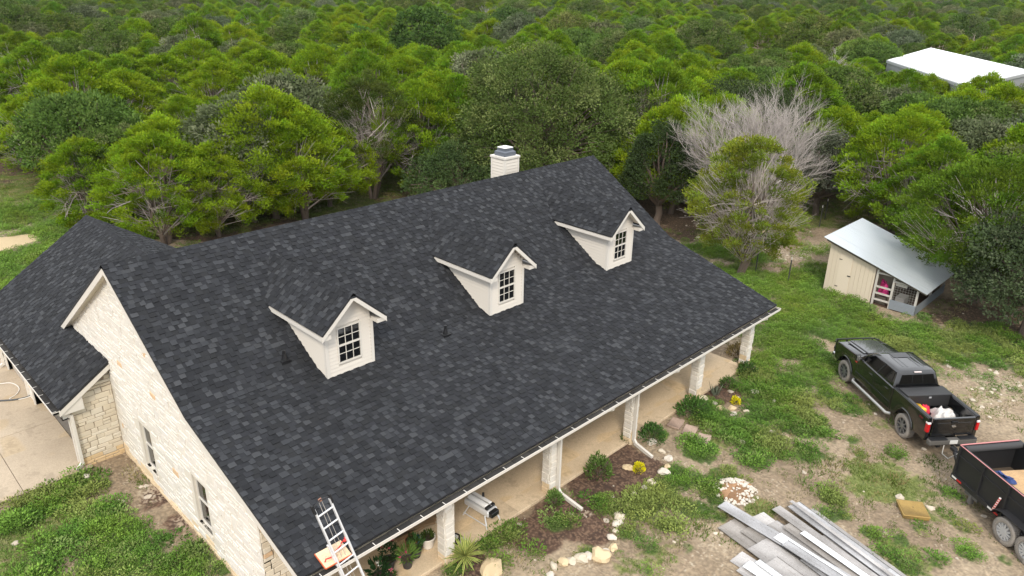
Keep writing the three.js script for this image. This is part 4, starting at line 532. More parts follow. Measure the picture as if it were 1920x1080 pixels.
pot([8.05, 0, -12.45], 0.16, 0.26, pk, 'pot with broad glossy dark leaves and a white bud near the ladder', (g, h) => { part('plant', leaves(130, 0.26, 0.3, 0.17, 0.08, [0.02, 0.05, 0.016], h), M.leaf, g); petals(g, 2, 0.1, 0.55, 0.62, [0.8, 0.8, 0.75], 0.06); });
pot([8.3, 0, -12.25], 0.12, 0.2, terra, 'small terracotta pot with a pink flower in front of the dark pots', (g, h) => { part('plant', leaves(60, 0.1, 0.12, 0.07, 0.04, [0.04, 0.07, 0.02], h), M.leaf, g); petals(g, 2, 0.06, 0.3, 0.36, [0.75, 0.2, 0.28], 0.07); });
pot([9.42, 0, -12.9], 0.17, 0.26, terra, 'terracotta pot standing behind the black pots', (g, h) => part('plant', leaves(40, 0.1, 0.1, 0.08, 0.04, [0.05, 0.07, 0.02], h), M.leaf, g));
{ const g = thing('blue_cup', 'small bright blue plastic cup beside the white pot', 'cup', [9.68, 0, -12.95]), pr = [[0.01, 0], [0.055, 0], [0.075, 0.16], [0.07, 0.16], [0.05, 0.012], [0.01, 0.01]].map((p) => new THREE.Vector2(...p)); part('cup', new THREE.LatheGeometry(pr, 18), std([0.02, 0.25, 0.55], 0.4), g); const r = new THREE.TorusGeometry(0.074, 0.008, 6, 18); r.rotateX(Math.PI / 2); part('rim', at3(r, 0, 0.16, 0), std([0.03, 0.3, 0.6], 0.4), g); }
// firewood and boards
for (let i = 0; i < 9; i++) { const y = [0.05, 0.05, 0.05, 0.05, 0.14, 0.14, 0.14, 0.23, 0.23][i], x = 9.9 + [-0.5, -0.2, 0.1, 0.4, -0.35, 0, 0.3, -0.1, 0.35][i], g = new GB(), a = rr(-0.25, 0.25), c = jit([0.3, 0.2, 0.11], 0.25), z = -13.45 + rr(-0.12, 0.12), l = rr(0.4, 0.6), dx = Math.cos(a) * l, dz = Math.sin(a) * l + 0.1; g.bar([-dx, 0, -dz], [dx, 0, dz], rr(0.14, 0.2), 0.075, c); single('timber_offcut', g.geo(), M.vc, 'short brown timber offcut in the heap under the porch eave', 'timber', 'timber heap on the porch', [x, y, z]); }
{ // silver machine on a folding stand
  const a = PX(868, 958, 0), b = PX(930, 996, 0), dx = b.x - a.x, dz = b.z - a.z, L = Math.hypot(dx, dz), g = thing('tile_saw', 'silver and black power saw on a folding stand beside the second porch column', 'saw', [(a.x + b.x) / 2 + 0.15, 0, (a.z + b.z) / 2 - 0.05], Math.atan2(-dz, dx));
  const hull = rbox(0.95, 0.2, 0.4, 0.06, 3); part('table', at3(hull, -0.05, 0.4, 0), M.aluMatte, g); const hood = rbox(0.72, 0.12, 0.3, 0.05, 3); part('cover', at3(hood, -0.1, 0.54, -0.02), std([0.78, 0.79, 0.8], 0.4), g);
  for (const z of [-0.14, 0, 0.14]) { const r = rbox(0.86, 0.02, 0.03, 0.008); part('rib', at3(r, -0.06, 0.612 - Math.abs(z) * 0.7, z), M.alu, g); }
  const en = rbox(0.16, 0.16, 0.3, 0.03); part('motor', at3(en, 0.46, 0.42, 0.02), M.black, g); const kn = cyl(0.035, 0.04, 0.12, 12); part('knob', at3(kn, -0.1, 0.64, -0.16), M.black, g); const bl = rbox(0.1, 0.08, 0.34, 0.02); part('guide', at3(bl, 0.3, 0.55, 0), M.black, g);
  for (const [x, z] of [[-0.45, -0.2], [-0.45, 0.2], [0.42, -0.2], [0.42, 0.2]]) { const t = new GB(); t.tube([[x * 0.7, 0.34, z], [x * 1.05, 0, z * 1.35]], 0.02, 6); part('leg', t.geo(0.7), M.aluMatte, g); } const br = new GB(); br.tube([[-0.45, 0.1, 0.27], [0.43, 0.1, 0.27]], 0.016, 6); br.tube([[-0.45, 0.1, -0.27], [0.43, 0.1, -0.27]], 0.016, 6); part('brace', br.geo(0.7), M.aluMatte, g);
}
{ const c = thing('hose_coil', 'coiled black hose on a grey fitting at the foot of the second porch column', 'hose', [10.42, 0, -12.3]); for (let i = 0; i < 4; i++) { const r = new THREE.TorusGeometry(0.2 - i * 0.02, 0.016, 8, 30); r.rotateX(Math.PI / 2 + rr(-0.12, 0.12)); part('loop', at3(r, rr(-0.02, 0.02), 0.03 + i * 0.025, rr(-0.02, 0.02)), M.black, c); } const f = rockGeo(0.17, 0.55, 4); part('grey_cover', at3(f, 0.08, 0.06, 0.3), std([0.42, 0.42, 0.41], 0.8), c); const rl = cyl(0.09, 0.09, 0.12, 16); part('hub', at3(rl, 0, 0.06, 0), M.aluMatte, c); }
// ---- beds and yard
const stoneM = [std([0.52, 0.46, 0.36], 0.95, { bumpMap: grain, bumpScale: 0.006 }), std([0.56, 0.51, 0.44], 0.95, { bumpMap: grain, bumpScale: 0.006 }), std([0.58, 0.46, 0.29], 0.95, { bumpMap: grain, bumpScale: 0.006 })];
const edging = [[1201, 820, 1.2], [1222, 832, 1.5], [1240, 848, 1.1], [1254, 860, 1.3], [1252, 874, 0.8], [1245, 884, 1.2], [1222, 904, 1.1], [1208, 914, 0.9], [1188, 926, 0.9], [1176, 945, 0.7], [1162, 966, 1.3], [1158, 978, 1.1], [1154, 992, 0.7], [1146, 1004, 1.1], [1150, 1022, 1.2], [1136, 1031, 1.0], [1090, 1044, 1.5], [1104, 1040, 1.0], [1070, 1050, 1.0], [1056, 1054, 1.3], [1038, 1062, 1.2], [1032, 1076, 1.0], [1318, 750, 1.5], [1340, 758, 0.9], [1350, 766, 0.9], [1376, 777, 1.0], [1400, 771, 1.0], [1452, 750, 0.8], [1447, 727, 0.7]];
edging.forEach(([u, v, s], i) => { const p = PX(u, v, -0.12); p.y = ground(p.x, p.z) + 0.03; const g = rockGeo(0.125 * s, 0.62, i + 3), m = single('edging_stone', g, stoneM[i % 5 === 4 ? 2 : i % 2], i < 22 ? 'rough pale limestone block edging the mulch bed' : 'pale stone edging the small bed by the far columns', 'stone', i < 22 ? 'stones edging the mulch bed' : 'stones edging the small bed', [p.x, p.y, p.z]); m.rotation.y = i * 1.7; });
for (const [u, v, r, l, k] of [[920, 1070, 0.42, 'large pitted tan boulder beside the spiky yucca', 2], [1128, 1043, 0.3, 'flat tan boulder in the row of edging stones', 2], [1177, 880, 0.17, 'upright tan stone left of the yellow shrub in the bed', 2], [1413, 737, 0.3, 'long pale stone lying behind the yellow shrub of the small bed', 1], [1372, 766, 0.15, 'reddish stone at the edge of the small bed', 2]]) { const p = PX(u, v, -0.15), m = single('boulder', rockGeo(r, 0.6, u), stoneM[k], l, 'boulder', null, [p.x, p.y + 0.02, p.z]); m.rotation.y = u; if (u === 1413) m.scale.set(1, 0.7, 0.4); if (u === 1177) m.scale.set(1, 1.6, 0.7); }
{ const p = PX(162, 894, -0.15), g = rockGeo(0.14, 0.5, 5); single('boulder', g, stoneM[1], 'single white stone in the weeds by the garage corner', 'boulder', null, [p.x, p.y + 0.02, p.z]); }
for (const [i, [u, v]] of [[1267, 796], [1293, 809], [1319, 823]].entries()) { const p = PX(u, v, -0.1); p.y = ground(p.x, p.z) + 0.045; const m = single('stepping_stone', rbox(0.62, 0.07, 0.44, 0.015), std([[0.62, 0.48, 0.4], [0.68, 0.54, 0.45], [0.65, 0.52, 0.44]][i], 0.95, { map: blotch }), ['reddish square paver next to the porch slab', 'middle one of three reddish square pavers', 'paver of three that lies farthest from the porch slab'][i], 'paver', 'stepping stones to the porch', [p.x, p.y, p.z]); m.rotation.y = 0.25 + i * 0.06; }
function shrub(u, v, r, h, col, label, leaf = 0.08, n = 700, name = 'shrub') { const p = PX(u, v, -0.12); p.y = ground(p.x, p.z); const g = thing(name, label, 'shrub', [p.x, p.y, p.z]), s = new GB(), c = new GB(); for (let i = 0; i < 9; i++) { const a = rr(0, 6.28); limb(s, [0, -0.05, 0], [Math.cos(a) * r * 0.7, h * rr(0.5, 0.9), Math.sin(a) * r * 0.7], 0.016, 0.005, jit(BARK, 0.2), 0.1, 4, 3); } for (let i = 0; i < n; i++) { const d = rdir(); d[1] = Math.abs(d[1]) * 1.1 - 0.1; const q = rr(0.55, 1) * (0.9 + 0.25 * vn(d[0] * 3 + u, d[2] * 3 + d[1] * 2)); blade(c, [d[0] * r * q, h * 0.12 + Math.max(0, d[1]) * h * 0.86 * q, d[2] * r * q], nrm([d[0] + rr(-0.5, 0.5), d[1] + 0.6, d[2] + rr(-0.5, 0.5)]), leaf * rr(0.7, 1.4), leaf * rr(0.4, 0.6), jit(col, 0.3)); } part('stem', s.geo(), M.bark, g); part('foliage', c.geo(), M.leaf, g); return g; }
shrub(1122, 893, 0.42, 0.75, [0.1, 0.165, 0.04], 'round green shrub at the porch slab edge between the downspouts', 0.09, 900);
shrub(1197, 884, 0.17, 0.34, [0.62, 0.56, 0.015], 'small bright yellow shrub beside an upright tan stone in the bed', 0.06, 420);
shrub(1379, 757, 0.17, 0.3, [0.62, 0.56, 0.015], 'small bright yellow shrub in the bed by the far columns', 0.06, 420);
shrub(1222, 826, 0.42, 0.62, [0.06, 0.13, 0.03], 'dark green feathery bush beside the stepping stones', 0.09, 800);
shrub(1300, 778, 0.6, 0.65, [0.07, 0.15, 0.032], 'broad leafy bush at the slab edge before the fourth column', 0.1, 1100);
shrub(1040, 945, 0.25, 0.42, [0.12, 0.2, 0.05], 'bright green plant at the foot of the downspout extension', 0.09, 420);
shrub(1365, 725, 0.35, 0.35, [0.08, 0.15, 0.035], 'low green plant at the back of the small bed', 0.08, 500);
shrub(1400, 700, 0.4, 0.42, [0.06, 0.12, 0.03], 'dark green plant at the slab corner by the last column', 0.09, 500);
shrub(1383, 665, 0.5, 0.4, [0.28, 0.22, 0.1], 'dry straw-coloured bush beyond the end of the slab', 0.1, 600);
shrub(1175, 828, 0.2, 0.25, [0.09, 0.13, 0.04], 'thin green plant beside the second downspout', 0.12, 120);
{ const p = PX(1340, 742, -0.1), g = thing('spiky_plant', 'grey spiky plant between the fourth column and the yellow shrub', 'plant', [p.x, p.y, p.z]), c = new GB(); for (let i = 0; i < 46; i++) { const d = nrm([rr(-0.5, 0.5), 1, rr(-0.5, 0.5)]); blade(c, [rr(-0.1, 0.1), 0, rr(-0.1, 0.1)], d, rr(0.35, 0.6), 0.045, jit([0.12, 0.14, 0.1], 0.3)); } part('leaf_rosette', c.geo(), M.leaf, g); }
{ // yucca: every long leaf a piece of its own
  const p = PX(872, 1058, -0.12), g = thing('yucca', 'spiky yucca with long green and yellow leaves at the second column', 'plant', [p.x, p.y, p.z]), st = new GB(); st.tube([[0, -0.05, 0], [0, 0.3, 0]], [0.06, 0.05], 8, BARK); part('stem', st.geo(), M.bark, g);
  for (let i = 0; i < 54; i++) { const a = i * 2.4, el = mix(-0.25, 1.25, (i / 54)), L = rr(0.5, 0.72), d = [Math.cos(a) * Math.cos(el), Math.sin(el), Math.sin(a) * Math.cos(el)], s = nrm(crs(d, [0, 1, 0.01])), b = new GB(), o = [0, 0.28, 0], m = add(o, d, L * 0.5), t = add(add(o, d, L), [0, 1, 0], -0.06 * L), k = jit([0.1, 0.16, 0.04], 0.2), y = jit([0.4, 0.42, 0.12], 0.2); for (const [w0, w1, c] of [[-1, -0.45, y], [-0.45, 0.45, k], [0.45, 1, y]]) { const w = 0.028; b.quad(add(o, s, w0 * w * 0.6), add(o, s, w1 * w * 0.6), add(m, s, w1 * w), add(m, s, w0 * w), c); b.tri(add(m, s, w0 * w), add(m, s, w1 * w), t, c); } part('leaf', b.geo(), M.leaf, g); }
}
{ // heap of rock and clay
  const p = PX(1380, 922, -0.2), g = thing('rock_heap', 'heap of white rocks and orange clay beside the metal sheets', 'heap', [p.x, p.y, p.z]); g.scale.set(0.85, 0.9, 0.85); const md = new THREE.SphereGeometry(0.62, 28, 12, 0, 6.2832, 0, 1.57), q = md.attributes.position; for (let i = 0; i < q.count; i++) { const x = q.getX(i), z = q.getZ(i), k = 0.8 + 0.4 * vn(x * 4 + 9, z * 4 + 9); q.setXYZ(i, x * k, Math.max(-0.02, q.getY(i) * 0.42 * k), z * k * 0.9); } md.computeVertexNormals(); part('clay_mound', md, std([0.52, 0.32, 0.18], 0.95, { map: blotch }), g);
  for (let i = 0; i < 240; i++) { const a = rr(0, 6.28), r = Math.sqrt(R()) * 0.75, x = Math.cos(a) * r, z = Math.sin(a) * r; if (x < 0.12 && z < 0.1 && R() < 0.62) continue; const s = rr(0.03, 0.075), m = part('rock', rockGeo(s, 0.7, i), stoneM[1], g); m.position.set(x, Math.max(0, 0.27 * (1 - r * r * 2)) + 0.02, z); m.rotation.y = i; }
}
// ---- stack of roofing sheets
R = mulberry(140);
{
  const sheetGeo = (W, L, ribs, lip) => { const g = new GB(), pr = [[0, 0.004]]; for (let i = 0; i < ribs; i++) { const c = (i + 0.5) * W / ribs; pr.push([c - 0.03, 0.004], [c - 0.015, 0.018], [c + 0.015, 0.018], [c + 0.03, 0.004]); } pr.push([W, 0.004]); if (lip) { pr.unshift([0, 0.024]); pr.push([W, 0.024]); } for (let i = 0; i + 1 < pr.length; i++) { const [a, ya] = pr[i], [b, yb] = pr[i + 1]; g.quad([a, ya, L], [b, yb, L], [b, yb, 0], [a, ya, 0]); g.quad([a, ya - 0.003, 0], [b, yb - 0.003, 0], [b, yb - 0.003, L], [a, ya - 0.003, L]); g.quad([a, ya - 0.003, L], [b, yb - 0.003, L], [b, yb, L], [a, ya, L]); g.quad([a, ya - 0.003, 0], [a, ya, 0], [b, yb, 0], [b, yb - 0.003, 0]); } return g.geo(); };
  const galv = [std([0.66, 0.7, 0.75], 0.45, { map: blotch }), std([0.58, 0.585, 0.59], 0.55, { map: blotch }), std([0.72, 0.73, 0.74], 0.45, { map: blotch }), std([0.66, 0.67, 0.68], 0.5), std([0.52, 0.51, 0.49], 0.7, { map: blotch })];
  // u, v of the upper left end; width, length, turn, height, finish
  const rows = [[1345, 990, 0.62, 5.2, 0.02, 0.02, 4], [1388, 997, 0.45, 5, 0.05, 0.06, 4], [1368, 1052, 0.5, 4.5, 0.12, 0.02, 2], [1400, 1030, 0.72, 5, 0.0, 0.1, 1], [1405, 972, 0.5, 5.6, -0.06, 0.07, 2], [1345, 950, 0.36, 5.6, 0.1, 0.16, 0], [1438, 985, 0.36, 5.4, -0.04, 0.1, 1], [1466, 988, 0.42, 5.4, -0.03, 0.16, 4], [1447, 955, 0.3, 6, -0.05, 0.2, 1], [1476, 950, 0.42, 6, -0.1, 0.16, 0], [1480, 940, 0.12, 6.2, -0.1, 0.24, 2], [1450, 1008, 0.3, 5, 0.04, 0.22, 3], [1465, 1022, 0.26, 5, 0.06, 0.26, 0], [1392, 1062, 0.3, 4, 0.1, 0.12, 3], [1510, 960, 0.3, 6, -0.1, 0.04, 1], [1415, 1055, 0.2, 4, 0.02, 0.16, 3], [1500, 1000, 0.2, 5, -0.02, 0.24, 3], [1380, 1070, 0.55, 4, 0.06, 0.05, 2], [1430, 1060, 0.5, 4.4, 0.0, 0.14, 1], [1530, 1010, 0.34, 5, -0.08, 0.1, 2], [1500, 1050, 0.4, 4.5, -0.04, 0.18, 0]];
  const lab = ['weathered grey', 'dull grey', 'pale silver', 'bright white-silver'];
  rows.forEach(([u, v, W0, L, t, h, f], i) => { const W = W0 < 0.25 ? W0 : W0 * 1.15; const y = -0.17 + h, p = PX(u, v, y), ribs = W > 0.4 ? 2 : W > 0.25 ? 1 : 0, m = single('metal_sheet', sheetGeo(W, L, ribs, i % 3 === 0), galv[f], ['smooth bluish galvanised roofing sheet in the heap on the ground', 'dull grey galvanised roofing sheet in the heap on the ground', 'pale silver roofing sheet in the heap on the ground', 'bright white metal strip on top of the heap of roofing sheets', 'weathered dark grey roofing sheet in the heap on the ground'][f], 'metal sheet', 'heap of old roofing sheets', [p.x, y, p.z]); m.rotation.y = -0.2 + t; m.rotation.x = -rr(-0.004, 0.012); });
}
{ const p = PX(1711, 958, -0.14), g = thing('foam_cushion', 'square tan foam cushion lying on the bare earth', 'cushion', [p.x, p.y, p.z], 0.62), c = rbox(0.72, 0.17, 0.72, 0.05, 3); part('foam', at3(c, 0, 0.03, 0), std([0.46, 0.32, 0.1], 0.9, { map: blotch, bumpMap: grain, bumpScale: 0.006 }), g); const s = rbox(0.735, 0.02, 0.735, 0.008); part('seam', at3(s, 0, 0.08, 0), std([0.36, 0.24, 0.08], 0.9), g); const b = cyl(0.02, 0.02, 0.012, 12); part('button', at3(b, 0.03, 0.12, 0), std([0.2, 0.14, 0.06], 0.9), g); }

// ---- wheels
const tyreM = std([0.42, 0.4, 0.37], 0.95, { map: blotch }), tyreDark = std([0.05, 0.05, 0.05], 0.9), rimM = std([0.05, 0.05, 0.052], 0.4, { metalness: 0.6 }), rimGrey = std([0.42, 0.42, 0.41], 0.5, { metalness: 0.4 });
function wheel(parent, x, y, z, r, w, side, spokes, rim, wall) { // axle along z, side = +1 outward to +z
  const g = new THREE.Group(); g.name = 'wheel'; g.position.set(x, y, z); parent.add(g); const q = (a, b) => new THREE.Vector2(a, b);
  const ty = new THREE.LatheGeometry([q(r * 0.6, -w * 0.42), q(r * 0.72, -w * 0.5), q(r * 0.9, -w * 0.5), q(r * 0.985, -w * 0.4), q(r, -w * 0.25), q(r, w * 0.25), q(r * 0.985, w * 0.4), q(r * 0.9, w * 0.5), q(r * 0.72, w * 0.5), q(r * 0.6, w * 0.42)], 40); ty.rotateX(Math.PI / 2); part('tyre', ty, wall, g);
  const tr = new GB(); for (let i = 0; i < 44; i++) { const a = i / 44 * 6.2832, c = Math.cos(a), s = Math.sin(a), t = 0.02; for (const [z0, z1] of [[-0.4, -0.05], [0.05, 0.4]]) { const A = (k, rad, zz) => [c * rad - s * t * k, s * rad + c * t * k, zz * w]; tr.hexa([A(-1, r * 0.985, z0), A(1, r * 0.985, z0), A(1, r * 0.985, z1), A(-1, r * 0.985, z1), A(-1, r * 1.015, z0), A(1, r * 1.015, z0), A(1, r * 1.015, z1), A(-1, r * 1.015, z1)]); } } part('tread', tr.geo(), wall, g);
  const rg = new THREE.LatheGeometry([q(r * 0.62, side * w * 0.44), q(r * 0.66, side * w * 0.47), q(r * 0.6, side * w * 0.38), q(r * 0.56, side * w * 0.1), q(0.02, side * w * 0.08)], 32); rg.rotateX(Math.PI / 2); part('rim', rg, rim, g);
  const sp = new GB(); for (let i = 0; i < spokes; i++) { const a = i / spokes * 6.2832, c = Math.cos(a), s = Math.sin(a); sp.bar([c * r * 0.14, s * r * 0.14, side * w * 0.36], [c * r * 0.6, s * r * 0.6, side * w * 0.38], 0.055, 0.03, null, [0, 0, 1]); } sp.tube([[0, 0, side * w * 0.1], [0, 0, side * w * 0.44]], r * 0.19, 14); part('hub', sp.geo(0.5), spokes > 9 ? rim : std([0.2, 0.2, 0.2], 0.45, { metalness: 0.5 }), g);
}
// ---- pickup truck : local x forward from the rear axle, z to its right
const paint = new THREE.MeshPhysicalMaterial({ color: new THREE.Color().setRGB(0.005, 0.0052, 0.006), roughness: 0.25, metalness: 0, clearcoat: 1, clearcoatRoughness: 0.05, side: THREE.DoubleSide }), tint = new THREE.MeshPhysicalMaterial({ color: 0x050607, roughness: 0.05, side: THREE.DoubleSide }), chrome = std([0.6, 0.6, 0.6], 0.25, { metalness: 0.9 }), dusty = std([0.1, 0.095, 0.088], 0.7);
const truck = thing('pickup_truck', 'black crew-cab pickup truck parked on the bare earth with a loaded bed', 'pickup truck', [25.53, -0.2, -5.32], 0.89); truck.scale.set(0.97, 1, 0.89);
{
  const ex = (pts, z0, z1, bev = 0.04) => { const s = new THREE.Shape(); pts.forEach((p, i) => p.length === 2 ? (i ? s.lineTo(...p) : s.moveTo(...p)) : s.absarc(p[0], p[1], p[2], p[3], p[4], true)); const g = new THREE.ExtrudeGeometry(s, { depth: z1 - z0 - 2 * bev, bevelThickness: bev, bevelSize: bev, bevelOffset: -bev, bevelSegments: 3, curveSegments: 16 }); g.translate(0, 0, z0 + bev); return toCreasedNormals(g, 0.5); };
  const P = Math.PI;
  part('cab_body', ex([[0.86, 0.56], [3.36, 0.54], [3.42, 0.62], [3.97, 0.5, 0.53, P - 0.2, 0.2], [4.52, 0.6], [4.8, 0.62], [4.86, 1.0], [4.83, 1.2], [4.72, 1.3], [4.3, 1.37], [3.3, 1.45], [3.16, 1.42], [0.86, 1.4]], -1.0, 1.0, 0.06), paint, truck);
  const hb = rbox(1.35, 0.1, 1.1, 0.045, 3); hb.rotateZ(-0.075); part('hood_bulge', at3(hb, 3.93, 1.432, 0), paint, truck); for (const z of [-0.62, 0.62]) { const l = rbox(1.2, 0.04, 0.12, 0.018); l.rotateZ(-0.07); part('hood_crease', at3(l, 3.95, 1.428, z), paint, truck); }
  // greenhouse
  const ring = (y, x0, x1, hz, c) => [[x0 + c, y, -hz], [x1 - c, y, -hz], [x1, y, -hz + c], [x1, y, hz - c], [x1 - c, y, hz], [x0 + c, y, hz], [x0, y, hz - c], [x0, y, -hz + c]], rings = [ring(1.36, 0.9, 3.28, 0.95, 0.06), ring(1.42, 0.9, 3.2, 0.95, 0.06), ring(1.86, 1.02, 2.62, 0.79, 0.08), ring(1.94, 1.1, 2.48, 0.72, 0.1), ring(1.965, 1.25, 2.3, 0.58, 0.1)], gh = new GB();
  for (let i = 0; i + 1 < rings.length; i++) for (let j = 0; j < 8; j++) { const k = (j + 1) % 8; gh.quad(rings[i][k], rings[i][j], rings[i + 1][j], rings[i + 1][k]); } for (let j = 1; j < 7; j++) gh.tri(rings[4][0], rings[4][j + 1], rings[4][j]); part('cab_roof', gh.geo(0.6), paint, truck);
  for (const z of [-0.42, -0.25, 0.25, 0.42]) { const r = rbox(0.8, 0.014, 0.05, 0.006); part('roof_rib', at3(r, 1.72, 1.968, z), paint, truck); } const sr = rbox(0.36, 0.012, 0.72, 0.005); part('sunroof', at3(sr, 2.18, 1.974, 0), tint, truck);
  const face = (a, b, c, d, n) => (u, v) => { const m = (i) => mix(mix(a[i], b[i], u), mix(d[i], c[i], u), v) + n[i] * 0.012; return [m(0), m(1), m(2)]; }, pane = (name, f, u0, v0, u1, v1, mt = tint) => { const g = new GB(); g.quad(f(u0, v0), f(u1, v0), f(u1, v1), f(u0, v1)); return part(name, g.geo(), mt, truck); };
  const [A, B] = [rings[1], rings[2]];
  for (const [i, j, n] of [[0, 1, [0, 0.35, -0.94]], [5, 4, [0, 0.35, 0.94]]]) { const f = face(A[i], A[j], B[j], B[i], n); pane('side_window', f, 0.06, 0.12, 0.44, 0.93); pane('side_window', f, 0.49, 0.12, 0.93, 0.93); const pl = new GB(); pl.quad(f(0.445, 0), f(0.485, 0), f(0.485, 1), f(0.445, 1)); part('pillar_trim', pl.geo(), M.black, truck); }
  pane('windscreen', face(A[2], A[3], B[3], B[2], [0.6, 0.8, 0]), 0.03, 0.06, 0.97, 0.96); { const f = face(A[7], A[6], B[6], B[7], [-0.97, 0.2, 0]); pane('rear_window', f, 0.06, 0.14, 0.36, 0.9); pane('rear_window', f, 0.375, 0.14, 0.625, 0.9); pane('rear_window', f, 0.64, 0.14, 0.94, 0.9); } const bl = rbox(0.05, 0.03, 0.3, 0.01); part('brake_light', at3(bl, 1.03, 1.9, 0), std([0.7, 0.6, 0.58], 0.3), truck);
  // door lines, handles, mirrors, steps
  for (const s of [-1, 1]) {
    for (const x of [0.98, 2.02, 3.14]) { const l = rbox(0.012, 0.76, 0.006, 0.002); part('door_seam', at3(l, x, 1.0, s * 1.0), M.dark, truck); } for (const x of [1.22, 2.24]) { const h = rbox(0.2, 0.045, 0.03, 0.012); part('door_handle', at3(h, x, 1.2, s * 1.01), paint, truck); } const bs = rbox(2.3, 0.05, 0.02, 0.008); part('side_moulding', at3(bs, 2.05, 0.82, s * 1.005), M.black, truck);
    const mi = rbox(0.12, 0.26, 0.2, 0.04, 3); part('mirror', at3(mi, 3.0, 1.5, s * 1.16), M.black, truck); const mg = rbox(0.01, 0.2, 0.15, 0.004); part('mirror_glass', at3(mg, 2.936, 1.5, s * 1.17), chrome, truck); const ma = rbox(0.06, 0.06, 0.16, 0.02); part('mirror_arm', at3(ma, 3.02, 1.42, s * 1.02), M.black, truck);
    const st = new GB(); st.tube([[0.8, 0.42, s * 0.92], [0.9, 0.4, s * 1.04], [3.2, 0.4, s * 1.04], [3.3, 0.42, s * 0.92]], 0.055, 10); part('side_step', st.geo(0.8), rimGrey, truck);
    for (const [x, r] of [[0, 0.53], [3.97, 0.54]]) { const fl = new GB(), pts = []; for (let k = 0; k <= 14; k++) { const a = 0.15 + (P - 0.3) * k / 14; pts.push([x + Math.cos(a) * r, 0.5 + Math.sin(a) * r, s * 1.0]); } fl.tube(pts, 0.032, 7); part('wheel_arch', fl.geo(0.8), paint, truck); }
    const hl = rbox(0.16, 0.24, 0.26, 0.04); part('headlight', at3(hl, 4.76, 1.04, s * 0.82), std([0.7, 0.62, 0.5], 0.15), truck); const am = rbox(0.16, 0.08, 0.1, 0.02); part('indicator', at3(am, 4.7, 1.16, s * 0.94), std([0.6, 0.2, 0.04], 0.2), truck); const vt = rbox(0.14, 0.08, 0.02, 0.01); part('fender_vent', at3(vt, 3.28, 1.2, s * 1.005), red, truck);
    const tl = rbox(0.14, 0.36, 0.12, 0.03); part('tail_light', at3(tl, -1.17, 1.1, s * 0.95), std([0.5, 0.012, 0.015], 0.2), truck); const tw = rbox(0.145, 0.07, 0.124, 0.02); part('reversing_light', at3(tw, -1.171, 1.25, s * 0.95), std([0.75, 0.7, 0.7], 0.2), truck);
    wheel(truck, 0, 0.42, s * 0.86, 0.42, 0.28, s, 8, rimM, tyreM); wheel(truck, 3.97, 0.42, s * 0.86, 0.42, 0.28, s, 8, rimM, tyreM);
    // bed side
    const bsd = ex([[-1.2, 0.62], [-0.54, 0.6], [0, 0.5, 0.52, P - 0.2, 0.2], [0.53, 0.58], [0.82, 0.58], [0.82, 1.42], [-1.2, 1.42]], s < 0 ? -1.0 : 0.84, s < 0 ? -0.84 : 1.0, 0.03); part('bed_side', bsd, paint, truck); const rl = rbox(2.0, 0.035, 0.14, 0.012); part('bed_rail', at3(rl, -0.18, 1.43, s * 0.92), M.black, truck);
    // red off-road lettering on the bed side
    const cv = document.createElement('canvas'); cv.width = 256; cv.height = 96; const cx = cv.getContext('2d'); cx.fillStyle = '#0e0f10'; cx.fillRect(0, 0, 256, 96); cx.fillStyle = '#9a1a18'; cx.font = 'italic bold 84px sans-serif'; cx.textAlign = 'center'; cx.fillText('FX4', 128, 78); const ct = new THREE.CanvasTexture(cv); ct.colorSpace = THREE.SRGBColorSpace; const pl = new THREE.PlaneGeometry(0.3, 0.112); if (s < 0) pl.rotateY(P); part('lettering', at3(pl, -0.82, 1.27, s * 1.003), std([1, 1, 1], 0.5, { map: ct }), truck);
  }
  const fl = new GB(); fl.box(-1.14, 0.78, -0.83, 0.82, 0.83, 0.83); fl.box(0.76, 0.83, -0.83, 0.82, 1.41, 0.83); part('bed_floor', fl.geo(), M.black, truck); const rb = new GB(); for (let z = -0.75; z < 0.8; z += 0.15) rb.box(-1.1, 0.83, z, 0.75, 0.845, z + 0.06); part('bed_ribs', rb.geo(), M.black, truck);
  for (const s of [-1, 1]) { const w = rbox(0.95, 0.24, 0.2, 0.05); part('wheel_well', at3(w, 0, 0.93, s * 0.74), M.black, truck); }
  const tg = rbox(0.09, 0.66, 1.62, 0.03, 3); part('tailgate', at3(tg, -1.19, 1.09, 0), paint, truck); const tgi = rbox(0.02, 0.4, 1.3, 0.008); part('tailgate_panel', at3(tgi, -1.236, 1.06, 0), paint, truck); const hd = rbox(0.03, 0.09, 0.24, 0.012); part('tailgate_handle', at3(hd, -1.25, 1.28, 0), M.black, truck); const em = cyl(0.085, 0.085, 0.02, 28); em.rotateZ(P / 2); em.scale(1, 0.45, 1); part('emblem', at3(em, -1.252, 1.13, 0), chrome, truck);
  const bp = rbox(0.2, 0.2, 1.86, 0.05, 3); part('rear_bumper', at3(bp, -1.32, 0.62, 0), dusty, truck); for (const s of [-1, 1]) { const b2 = rbox(0.22, 0.03, 0.66, 0.01); part('bumper_step', at3(b2, -1.32, 0.735, s * 0.56), M.black, truck); } const np = rbox(0.02, 0.13, 0.3, 0.005); part('number_plate', at3(np, -1.43, 0.64, 0), std([0.62, 0.62, 0.6], 0.5), truck); const rc = rbox(0.3, 0.08, 0.08, 0.02); part('tow_hitch', at3(rc, -1.5, 0.5, 0), M.black, truck);
